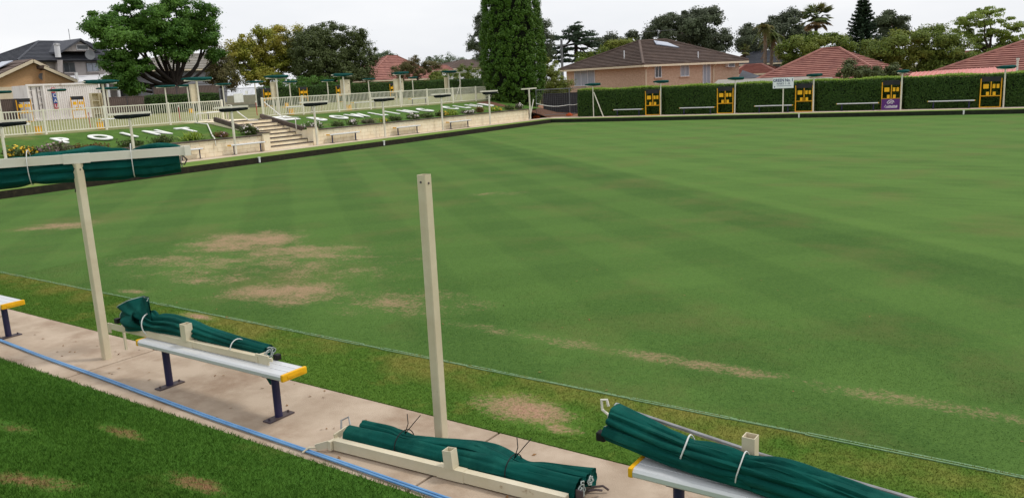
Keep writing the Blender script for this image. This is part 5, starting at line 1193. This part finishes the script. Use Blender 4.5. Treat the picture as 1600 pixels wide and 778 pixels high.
simple_house('small distant red roof between the brown trees', 'x', -118, ((668, 112), (708, 109)), ((684, 103.5), (698, 103)), 8, 'tile_red', 'awning_white', 6, ZU-.03)

# ------------------------------------------------------------------ trees
mat('bark', s2l((74, 62, 52)), s2l((54, 45, 38)), 4, .95, .3, 20); mat('bark_dark', s2l((48, 40, 34)), s2l((36, 30, 26)), 4, .95, .3, 20); mat('bark_pale', s2l((138, 124, 108)), s2l((110, 98, 86)), 3, .9, .2, 15)
leafmat('leaf_mid', s2l((52, 90, 27)), s2l((88, 128, 45)), s2l((102, 140, 57)), .35, .3)
leafmat('leaf_yellow', s2l((114, 125, 39)), s2l((154, 158, 59)), s2l((173, 160, 68)), .3)
leafmat('leaf_dark', s2l((62, 74, 38)), s2l((93, 105, 57)), s2l((81, 93, 48)), .4, .15)
leafmat('leaf_euc', s2l((64, 74, 56)), s2l((99, 107, 81)), s2l((84, 97, 66)), .3, .15)
leafmat('leaf_con', s2l((54, 88, 24)), s2l((94, 126, 40)), s2l((72, 108, 30)), .5, .22)
leafmat('leaf_brown', s2l((87, 89, 50)), s2l((119, 114, 69)), s2l((110, 96, 62)), .4)
leafmat('leaf_olive', s2l((82, 103, 39)), s2l((119, 135, 52)), s2l((133, 140, 59)), .25)
leafmat('leaf_pine', s2l((42, 62, 45)), s2l((65, 85, 60)), s2l((57, 75, 52)), .4, .1)
leafmat('leaf_pale', s2l((112, 136, 54)), s2l((149, 164, 82)), s2l((133, 151, 62)), .3)
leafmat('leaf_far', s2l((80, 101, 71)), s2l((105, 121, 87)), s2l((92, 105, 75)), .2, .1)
leafmat('frond', s2l((74, 92, 44)), s2l((104, 116, 62)), s2l((122, 112, 66)), .5); leafmat('frond_dead', s2l((120, 98, 66)), s2l((146, 120, 84)), None, .5)
def crown(lobes, n, rc, shell=.5, flat=.7):
    lobes = [(np.array(c, float), np.array(r, float)) for c, r in lobes]
    wts = np.array([(r[0]*r[1]*r[2])**(2/3) for c, r in lobes]); wts /= wts.sum(); Ps = []; Ns = []
    for (c, r), w_ in zip(lobes, wts):
        k = int(n*w_)
        if k < 4: continue
        nc = max(14, int(5.0*(r.max()*(r[2]))/rc**2)); d = sphere_dirs(nc); f = RNG.uniform(shell, 1.0, nc)**.6
        cc = c+d*f[:, None]*r*RNG.uniform(.85, 1.12, (nc, 1)); sz = rc*RNG.uniform(.35, .95, nc); pw = RNG.uniform(.3, 1.6, nc); i = RNG.choice(nc, k, p=pw/pw.sum())
        q = np.clip(RNG.normal(size=(k, 3)), -1.6, 1.6)*(sz[i]*.62)[:, None]; q[:, 2] *= flat; lz_ = RNG.random(k) < .10; q[lz_] *= 1.35
        Ps.append(cc[i]+q); Ns.append(unit(q)*.9+d[i]*.5+np.array([0, 0, .45]))
    return np.concatenate(Ps), np.concatenate(Ns)
def tree(name, label, axis, plane, base_px, lobes_px, n, leaf, m, trunk=.25, bark='bark', zb=0.0, rc=.9, group=None, limbs=True, cat='tree', flat=.7, shell=.5, aspect=.55, trunk_top=None, forks=None):
    f = at_x if axis == 'x' else at_y; n = int(n*1.75); rc *= .85; leaf *= .84; shell = min(shell, .5)
    c0 = f(*lobes_px[0][:2], plane); sc = depth(c0)/FPX
    b = f(base_px, 150, plane); base = Vector((b.x, b.y, zb)); t = thing(name, label, cat, base, 0, group)
    lo = []
    for i, (px, py, rx, ry) in enumerate(lobes_px):
        P = f(px, py, plane); j = ((i*37) % 11/10-.5)*rx*sc*1.1
        if axis == 'x': P.x += j
        else: P.y += j
        lo.append((P-base, (rx*sc*1.05, rx*sc*1.0, ry*sc*1.12)))
    P_, N_ = crown([(tuple(c), r) for c, r in lo], n, rc, shell, flat)
    quads_mesh('crown', leaves(P_, N_, leaf, leaf*aspect, .6), m, t)
    zmin = min(c.z-r[2] for c, r in lo); zc = sum(c.z for c, r in lo)/len(lo)
    tt = trunk_top if trunk_top else max(.4, zmin+(zc-zmin)*.35)
    mb = MB(); top = Vector((0, 0, tt)); cxm = sum((c for c, r in lo), Vector())/len(lo)
    top.x, top.y = cxm.x*.25, cxm.y*.25
    mb.tube(lerp_path([(0, 0, -.1), (top.x*.3+.05*trunk, top.y*.2, tt*.5), tuple(top)], 7), [trunk*(1.25-.5*k/6) for k in range(7)], 8)
    tr = mb.build('trunk', bark, t, smooth=True)
    if limbs:
        for c, r in lo:
            mdp = top.lerp(c, .5)+Vector((random.uniform(-.1, .1), random.uniform(-.1, .1), -.14))*(c-top).length; L_ = 7
            lb_ = MB().tube(lerp_path([tuple(top-Vector((0, 0, .25*tt*random.random()))), tuple(mdp), tuple(c)], L_), [trunk*(.6-.5*k/(L_-1)) for k in range(L_)], 6); lb_.build('limb', bark, tr, smooth=True)
    return t
GT = 'trees behind the upper green'
tree('spreading_tree', 'big spreading green tree with dark forked trunk behind the upper green', 'x', -73, 281, [(180, 38, 36, 20), (228, 22, 38, 18), (298, 26, 38, 20), (334, 62, 22, 20), (258, 52, 42, 18), (160, 62, 24, 12), (202, 76, 34, 14), (308, 62, 30, 15), (208, 106, 26, 16), (192, 124, 24, 14), (268, 84, 28, 10), (343, 88, 16, 10), (150, 40, 18, 10), (270, 8, 26, 10), (205, 8, 22, 9), (200, 136, 22, 9), (185, 58, 30, 14), (230, 42, 34, 14), (280, 44, 34, 14), (240, 70, 34, 14), (285, 68, 30, 12), (175, 98, 24, 14), (325, 45, 22, 14)], 52000, .30, 'leaf_mid', .42, 'bark_dark', ZU, .85, GT, flat=.55, trunk_top=2.6)
tree('dark_shrub_tree', 'thin brownish dark tree between the big tree and the yellow tree', 'x', -74, 347, [(347, 95, 16, 28), (340, 118, 18, 18), (356, 120, 14, 18)], 5000, .24, 'leaf_brown', .16, 'bark_dark', ZU, .6, GT)
tree('yellow_tree', 'loose yellow green tree left of the dark round tree', 'x', -78, 420, [(398, 92, 32, 24), (384, 68, 16, 14), (414, 58, 18, 15), (444, 56, 16, 13), (456, 82, 18, 24), (402, 120, 30, 14), (428, 106, 34, 18), (432, 46, 8, 6), (400, 48, 8, 7), (466, 48, 8, 7), (365, 85, 12, 18), (370, 110, 14, 16), (420, 82, 26, 18), (440, 92, 22, 18)], 25000, .27, 'leaf_yellow', .25, 'bark', ZU, .7, GT, shell=.3)
tree('round_tree', 'dense dark olive round tree behind the hedge, left of the red roof', 'x', -72, 520, [(520, 84, 54, 38), (482, 92, 26, 36), (560, 92, 24, 38), (520, 58, 38, 20), (520, 122, 54, 18), (545, 60, 22, 16), (492, 62, 22, 16), (505, 100, 34, 24), (540, 104, 30, 24)], 46000, .25, 'leaf_dark', .35, 'bark_dark', ZU, .75, GT, shell=.6)
tree('clipped_shrub', 'bright green rounded shrubs peeping over the hedge below the round tree', 'x', -67.5, 490, [(458, 131, 24, 8), (490, 127, 26, 9), (515, 128, 18, 8), (440, 136, 14, 6)], 5000, .2, 'leaf_mid', .1, 'bark', ZU, .5, None, cat='shrub')
tree('brown_tree', 'scrubby brownish green tree in front of the red roof house', 'x', -78, 655, [(655, 112, 30, 14), (641, 103, 14, 10), (670, 104, 16, 12), (650, 96, 8, 8)], 6500, .22, 'leaf_brown', .14, 'bark', ZU, .6, GT, shell=.3)
tree('scrub_tree', 'low yellowish scrub over the hedge left of the conifer', 'x', -74, 720, [(705, 120, 26, 9), (735, 114, 22, 13), (756, 108, 12, 18), (690, 124, 16, 7)], 6500, .22, 'leaf_olive', .14, 'bark', ZU, .6, GT, shell=.3)
for i, (X, lob) in enumerate(((-140, [(608, 89, 24, 8), (594, 92, 12, 6)]), (-145, [(700, 94, 24, 9), (720, 98, 14, 7), (682, 98, 14, 6)]), (-130, [(752, 100, 18, 8), (740, 104, 12, 6)]))):
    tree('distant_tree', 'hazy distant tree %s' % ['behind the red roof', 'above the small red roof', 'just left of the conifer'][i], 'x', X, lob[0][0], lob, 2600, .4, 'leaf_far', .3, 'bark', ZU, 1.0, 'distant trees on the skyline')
tree('gum_tree', 'thin grey gum tree half hidden behind the left side of the conifer', 'y', 84, 758, [(746, 66, 13, 16), (752, 32, 11, 13), (750, 86, 11, 7), (762, 50, 12, 16)], 4200, .26, 'leaf_euc', .2, 'bark_pale', -.2, .7, 'gum trees on the skyline', shell=.3)
tree('gum_tree', 'grey gum tree showing just right of the conifer', 'y', 88, 848, [(852, 58, 12, 15), (850, 40, 9, 8), (856, 80, 14, 12)], 3600, .26, 'leaf_euc', .2, 'bark_pale', -.2, .7, 'gum trees on the skyline', shell=.3)
tree('corner_shrub', 'yellow green bushy shrub in the corner right of the conifer', 'y', 57.5, 868, [(868, 128, 18, 20), (860, 106, 14, 14), (882, 138, 11, 12), (850, 98, 10, 12), (872, 150, 16, 12)], 8000, .16, 'leaf_olive', .1, 'bark', -.05, .45, None, cat='shrub')
# tall column conifer
b = at_y(804, 150, 51.2); t = thing('column_conifer', 'tall dense bright green column conifer beside the turf slope', 'tree', (b.x, 51.2, .3))
prof = [(.2, 1.35), (1.0, 1.95), (2.5, 2.27), (4.0, 2.34), (6.0, 2.2), (8.0, 2.03), (10, 1.75), (12, 1.2), (13.3, .3)]
def prad(z): return np.interp(z, [p[0] for p in prof], [p[1] for p in prof])
nc = 2400; zc = RNG.uniform(.2, 13.2, nc); th = RNG.uniform(0, 2*PI, nc); rr = prad(zc)*RNG.uniform(.9, 1.03, nc)
cc = np.stack([rr*np.cos(th), rr*np.sin(th), zc], 1); out_ = np.stack([np.cos(th), np.sin(th), np.full(nc, .35)], 1)
k = 90000; i = RNG.integers(0, nc, k); q = sphere_dirs(k)*(RNG.random(k)**.3)[:, None]*(.18+.10*RNG.random(nc))[i][:, None]; q[:, 2] *= 1.2
quads_mesh('foliage', leaves(cc[i]+q, unit(q)*1.2+out_[i]*.4, .15, .075, .35), 'leaf_con', t)
MB().tube([(0, 0, -.3), (0, 0, 6), (0, 0, 12.4)], [.35, .22, .05], 8).build('trunk', 'bark_dark', t)
m = MB(); m.tube([(0, 0, z) for z, r in prof], [r*.72 for z, r in prof], 14); m.build('inner_foliage', 'hedge_core', t, smooth=True)
# layered conifers
def whorl(name, label, Y, px, top_py, base_py, half_px, n_layers, m, droop, gaps, zb=-.3, seed=1, irregular=0.0, nleaf=60, wid=.16):
    rg = np.random.default_rng(seed); T = at_y(px, top_py, Y); B = at_y(px, base_py, Y); sc = depth(T)/FPX; hw = half_px*sc
    t = thing(name, label, 'tree', (B.x, Y, zb), 0); H = T.z-zb; z0 = B.z-zb
    MB().tube([(0, 0, -.1), (0, 0, z0), (0, 0, H)], [.32, .28, .03], 8).build('trunk', 'bark_dark', t)
    Ps = []; Ns = []
    for L_ in range(n_layers):
        f = L_/(n_layers-1); z = z0+(H-z0)*(1-(1-f)**1.0); r = hw*((1-f)**.8)*1.0+.15
        for b_ in range(gaps):
            a = 2*PI*b_/gaps+L_*.7+rg.uniform(-.2, .2); rl = r*rg.uniform(1-irregular, 1.1)
            s = rg.random(nleaf)**.8*rl; w_ = wid*rl*(1-s/rl*.6)
            p = np.stack([np.cos(a)*s, np.sin(a)*s, z-droop*s+.25*s*s/rl*.6+rg.normal(0, .05, nleaf)], 1); side = np.stack([-np.sin(a)*np.ones(nleaf), np.cos(a)*np.ones(nleaf), np.zeros(nleaf)], 1)
            Ps.append(p+side*(rg.normal(0, 1, nleaf)*w_)[:, None]); Ns.append(np.tile([0, 0, 1.], (nleaf, 1)))
    quads_mesh('foliage', leaves(np.concatenate(Ps), np.concatenate(Ns), .42, .16, .45), m, t)
tree('cedar_tree', 'dark cedar with flat tiers behind the brick house, right of the conifer', 'y', 100, 902, [(902, 40, 9, 7), (890, 49, 17, 4), (914, 53, 20, 4), (884, 60, 26, 5), (924, 64, 24, 5), (900, 72, 36, 6), (868, 80, 26, 6), (932, 80, 22, 6), (895, 90, 42, 7), (862, 94, 20, 7), (905, 60, 16, 8), (925, 94, 24, 7)], 14000, .3, 'leaf_pine', .3, 'bark_dark', -.3, .8, None, flat=.28, trunk_top=9.0)
whorl('norfolk_pine', 'tall dark tiered pine above the red tiled roof', 100, 1346, -6, 92, 32, 18, 'leaf_pine', -.18, 9, seed=2, irregular=.15, nleaf=70)
GR = 'trees on the skyline behind the hedge'
tree('gum_tree', 'grey gum tree left of the brick house roof', 'y', 112, 965, [(962, 66, 24, 11), (985, 60, 14, 8), (948, 72, 14, 9)], 4200, .34, 'leaf_euc', .25, 'bark_pale', -.3, .9, GR, shell=.3)
tree('garden_tree', 'light green tree crown over the left slope of the brick house roof', 'y', 84, 960, [(968, 76, 24, 12), (940, 88, 22, 12), (910, 96, 22, 10), (985, 72, 14, 8)], 5000, .26, 'leaf_olive', .2, 'bark', -.3, .7, GR)
tree('gum_tree', 'large dark grey gum tree rising over the ridge of the brick house', 'y', 108, 1085, [(1070, 46, 42, 24), (1100, 32, 28, 14), (1050, 38, 28, 15), (1122, 60, 20, 20), (1030, 50, 22, 11), (1085, 66, 40, 18), (1014, 62, 11, 6), (1110, 22, 16, 9), (1080, 24, 20, 9), (1136, 66, 9, 10)], 26000, .34, 'leaf_euc', .5, 'bark_pale', -.3, .95, GR, shell=.45)
tree('gum_tree', 'grey green gum tree left of the palms', 'y', 106, 1185, [(1184, 66, 26, 20), (1174, 50, 16, 12), (1200, 48, 18, 13), (1165, 70, 12, 10), (1195, 85, 20, 12)], 8500, .32, 'leaf_euc', .3, 'bark_pale', -.3, .9, GR, shell=.4)
tree('gum_tree', 'dark gum tree between the two palms', 'y', 116, 1236, [(1236, 46, 24, 18), (1222, 34, 16, 11), (1250, 64, 18, 16), (1240, 26, 14, 8)], 8000, .34, 'leaf_euc', .3, 'bark_pale', -.3, .9, GR, shell=.4)
tree('garden_tree', 'green bushy trees above the left part of the red tiled roof', 'y', 90, 1260, [(1256, 76, 34, 14), (1300, 70, 24, 15), (1240, 94, 20, 14), (1270, 62, 24, 9), (1320, 72, 14, 16), (1226, 84, 14, 12)], 12000, .27, 'leaf_olive', .25, 'bark', -.3, .8, GR)
tree('gum_tree', 'dark gum crown right of the tall tiered pine', 'y', 120, 1393, [(1395, 30, 22, 10), (1376, 40, 14, 9), (1406, 44, 13, 7), (1385, 58, 16, 10)], 6000, .36, 'leaf_euc', .3, 'bark_pale', -.3, .9, GR, shell=.3)
tree('garden_tree', 'broad olive green tree right of the tiered pine', 'y', 80, 1400, [(1398, 76, 30, 20), (1374, 92, 22, 20), (1362, 76, 16, 11), (1420, 60, 20, 12), (1390, 104, 28, 16), (1425, 98, 26, 18)], 15000, .24, 'leaf_olive', .25, 'bark', -.3, .75, GR)
tree('garden_tree', 'olive green tree left of the pink roof', 'y', 82, 1465, [(1455, 72, 32, 20), (1484, 82, 24, 22), (1450, 98, 36, 18), (1490, 62, 14, 10), (1456, 50, 18, 8), (1500, 98, 20, 14), (1475, 110, 30, 10)], 15000, .24, 'leaf_olive', .25, 'bark', -.3, .75, GR)
tree('dark_shrub', 'dark green shrub over the hedge in front of the red tiles', 'y', 61, 1345, [(1340, 114, 24, 10), (1326, 106, 7, 11), (1358, 112, 16, 9)], 5000, .16, 'leaf_dark', .1, 'bark_dark', -.1, .45, 'shrubs behind the far hedge', cat='shrub')
tree('dark_shrub', 'dark green shrub over the hedge left of the purple banner', 'y', 62, 1382, [(1380, 116, 20, 9), (1396, 112, 9, 10)], 3200, .16, 'leaf_dark', .1, 'bark_dark', -.1, .45, 'shrubs behind the far hedge', cat='shrub')
tree('feathery_tree', 'pale feathery open tree at the right with branches showing', 'y', 92, 1540, [(1540, 30, 34, 9), (1506, 46, 16, 7), (1580, 54, 17, 14), (1556, 44, 24, 9), (1526, 60, 22, 8), (1572, 76, 22, 10), (1600, 70, 14, 12), (1545, 18, 22, 6), (1500, 32, 10, 5), (1540, 76, 24, 9), (1592, 42, 8, 8)], 9500, .24, 'leaf_pale', .25, 'bark', -.3, .6, GR, shell=.35, flat=.4)
tree('garden_tree', 'low green tree under the feathery tree at the right', 'y', 86, 1530, [(1528, 92, 26, 10), (1560, 90, 18, 9)], 3600, .24, 'leaf_olive', .15, 'bark', -.3, .6, GR)
# palms
def palm(label, Y, px, cy_px, trunk_px, base_py, r_px, n_fr, fan, seed, dead=.35, lean=0):
    rg = np.random.default_rng(seed); Cc = at_y(px, cy_px, Y); B = at_y(trunk_px, base_py, Y); zb = -.3; sc = depth(Cc)/FPX; r = r_px*sc
    t = thing('palm_tree', label, 'tree', (B.x, Y, zb), 0, 'palms behind the houses'); c = Vector((Cc.x-B.x, 0, Cc.z-zb))
    MB().tube(lerp_path([(0, 0, -.1), (c.x*.4, 0, c.z*.5), tuple(c)], 8), [.24, .22, .2, .2, .19, .19, .2, .22], 8).build('trunk', 'bark_pale' if not fan else 'bark', t, smooth=True)
    Vs = []; Vd = []
    for k in range(n_fr):
        a = rg.uniform(0, 2*PI); el = rg.uniform(-.9, 1.3); isd = el < -.35 and rg.random() < dead*2
        d = np.array([math.cos(a)*math.cos(el), math.sin(a)*math.cos(el), math.sin(el)]); L_ = r*rg.uniform(.75, 1.1); side = unit(np.cross(d, [0, 0, 1.])); cc_ = np.array(c)
        if fan:
            mdl = cc_+d*L_*.6-np.array([0, 0, .05*L_])
            for j in range(13):
                q = (j/12-.5)*2.6; dd = unit(d*math.cos(q)+side*math.sin(q)-np.array([0, 0, .35])); w_ = unit(np.cross(dd, d+np.array([.1, .2, .3])))*.05*r
                (Vd if isd else Vs).append([mdl, mdl+dd*L_*.3+w_, mdl+dd*L_*.55, mdl+dd*L_*.3-w_])
            w_ = side*.03; Vs.append([cc_-w_, cc_+w_, mdl+w_, mdl-w_])
        else:
            for j in range(22):
                s = j/21; p = cc_+d*L_*s-np.array([0, 0, .75*L_*s*s])
                for sg in (-1, 1):
                    dd = unit(side*sg+d*.6-np.array([0, 0, .55])); ln = L_*.34*(1-.5*s); w_ = d*.035*r
                    (Vd if isd else Vs).append([p-w_, p+w_, p+dd*ln+w_*.3, p+dd*ln-w_*.3])
    quads_mesh('fronds', Vs, 'frond', t)
    if Vd: quads_mesh('dead_fronds', Vd, 'frond_dead', t)
palm('slender palm with feathery fronds left of the red roof', 90, 1196, 44, 1195, 118, 22, 26, False, 3, .2)
palm('shaggy palm with hanging brown fronds beside the slender palm', 92, 1208, 58, 1203, 118, 24, 34, False, 8, .5)
palm('tall fan palm with brown skirt standing above the other trees', 104, 1276, 26, 1273, 80, 25, 60, True, 5, .5)
palm('small fan palm low beside the brick house roof', 100, 1163, 80, 1163, 95, 11, 26, True, 9, .1)

# ------------------------------------------------------------------ garden shrubs along the retaining wall
leafmat('shrub_green', s2l((58, 74, 34)), s2l((86, 100, 50)), None, 2); leafmat('shrub_rust', s2l((92, 72, 34)), s2l((118, 94, 48)), None, 2); leafmat('shrub_dusty', s2l((80, 84, 58)), s2l((108, 104, 80)), None, 2); leafmat('shrub_lime', s2l((110, 138, 44)), s2l((148, 168, 66)), None, 2)
leafmat('flower_yellow', s2l((226, 176, 40)), s2l((240, 200, 70)), None, 3, .1); leafmat('flower_white', s2l((214, 206, 200)), s2l((228, 216, 214)), None, 3, .1); leafmat('flower_mauve', s2l((160, 132, 140)), s2l((178, 150, 156)), None, 3, .1)
SH = [(25, 237, 38, 18, 'shrub_green', 'flower_yellow', 'yellow flowered shrub at the left picture edge'), (50, 236, 12, 10, 'shrub_green', 'flower_yellow', 'small yellow flowers beside the mauve shrub'), (85, 231, 56, 20, 'shrub_dusty', 'flower_mauve', 'dusty mauve flowered shrub below the letter P of POINT'), (142, 229, 54, 13, 'shrub_rust', None, 'low rust coloured shrub below the letter O of POINT'),
      (203, 227, 46, 14, 'shrub_green', None, 'dark low shrub below the letter I of POINT'), (254, 217, 46, 17, 'shrub_green', None, 'dark rounded shrub below the letter N of POINT'), (300, 211, 40, 18, 'shrub_lime', None, 'spiky lime green plant below the letter T of POINT'), (345, 211, 20, 12, 'shrub_rust', 'flower_mauve', 'small reddish plant left of the big white flowered bush'),
      (389, 204, 34, 26, 'shrub_green', 'flower_white', 'big rounded white flowered bush at the left of the stairs'), (489, 197, 40, 16, 'shrub_green', 'flower_white', 'white flowered bush just right of the stair pier'), (527, 195, 20, 9, 'shrub_green', None, 'small green plant right of the white flowered bush'), (549, 193, 18, 11, 'shrub_green', 'flower_white', 'small pale flowered plant below the W of BOWLING'),
      (575, 190, 24, 8, 'shrub_dusty', None, 'low dusty plant below the W and L of BOWLING'), (600, 189, 12, 6, 'shrub_lime', 'flower_yellow', 'tiny yellow flowers by the post below BOWLING'), (617, 186, 24, 11, 'shrub_green', None, 'dark plant below the I of BOWLING'), (645, 183, 24, 12, 'shrub_green', 'flower_white', 'pale flowered plant below the N of BOWLING'), (666, 181, 22, 9, 'shrub_green', None, 'green plant below the G of BOWLING'),
      (690, 178, 22, 12, 'shrub_green', 'flower_yellow', 'yellow flowered plant after the G of BOWLING'), (706, 177, 16, 13, 'shrub_lime', None, 'bright green plant below the C of CLUB'), (731, 175, 28, 9, 'shrub_dusty', 'flower_white', 'pale flowered plants below the L of CLUB'), (749, 171, 13, 13, 'shrub_rust', None, 'dark reddish plant below the U of CLUB'), (773, 171, 26, 10, 'shrub_lime', 'flower_yellow', 'bright green plant below the last letter of CLUB'),
      (795, 169, 20, 9, 'shrub_green', None, 'green plant on the slope near the conifer'), (811, 166, 14, 13, 'shrub_dusty', 'flower_white', 'pale tufted plant at the foot of the conifer')]
for px, py, wp, hp, lm, fm, lab in SH:
    X = -32.25; P = at_x(px, py, X); sc = depth(P)/FPX; rx, rz = wp*sc/2, hp*sc/2; z0 = .70+.63*((WX-.24-X)/4.4)
    t = thing('garden_plant', lab, 'plant', (X, P.y, z0), 0, 'garden plants along the top of the retaining wall')
    n = int(900*max(.5, rx*rz*3)); zc = max(rz*.6, P.z-z0)
    if 'spiky' in lab:
        k = 150; a = RNG.uniform(0, 2*PI, k); el = RNG.uniform(.15, 1.3, k); d = np.stack([np.cos(a)*np.cos(el), np.sin(a)*np.cos(el), np.sin(el)], 1); L_ = RNG.uniform(.5, 1.0, k)*rx*1.0; s_ = unit(np.cross(d, [0, 0, 1.]))*.035
        b0 = np.stack([RNG.normal(0, .15, k), RNG.normal(0, rx*.35, k), np.zeros(k)], 1); mid_ = b0+d*L_[:, None]*.55; tip = b0+d*L_[:, None]-np.array([0, 0, .12])
        V = np.stack([b0, mid_+s_, tip, mid_-s_], 1); quads_mesh('blades', V, lm, t); continue
    P_, N_ = crown([((0, -rx*.35, zc*.9), (rx*.55, rx*.7, zc)), ((0, rx*.3, zc*.75), (rx*.6, rx*.75, zc*.85)), ((.1, 0, zc*.6), (rx*.5, rx*.9, zc*.7))], n, .18, .4, .8)
    P_[:, 2] = np.maximum(P_[:, 2], .02)
    quads_mesh('foliage', leaves(P_, N_, .12, .06, .7), lm, t)
    if fm:
        P_, N_ = crown([((.05, 0, zc*.95), (rx*.6, rx*.95, zc*1.05))], int(n*.13), .14, .85, .8); P_[:, 2] = np.maximum(P_[:, 2], zc*.5)
        fo_ = quads_mesh('flowers', leaves(P_, N_, .10, .09, .5), fm, t); fo_['kind'] = 'stuff'
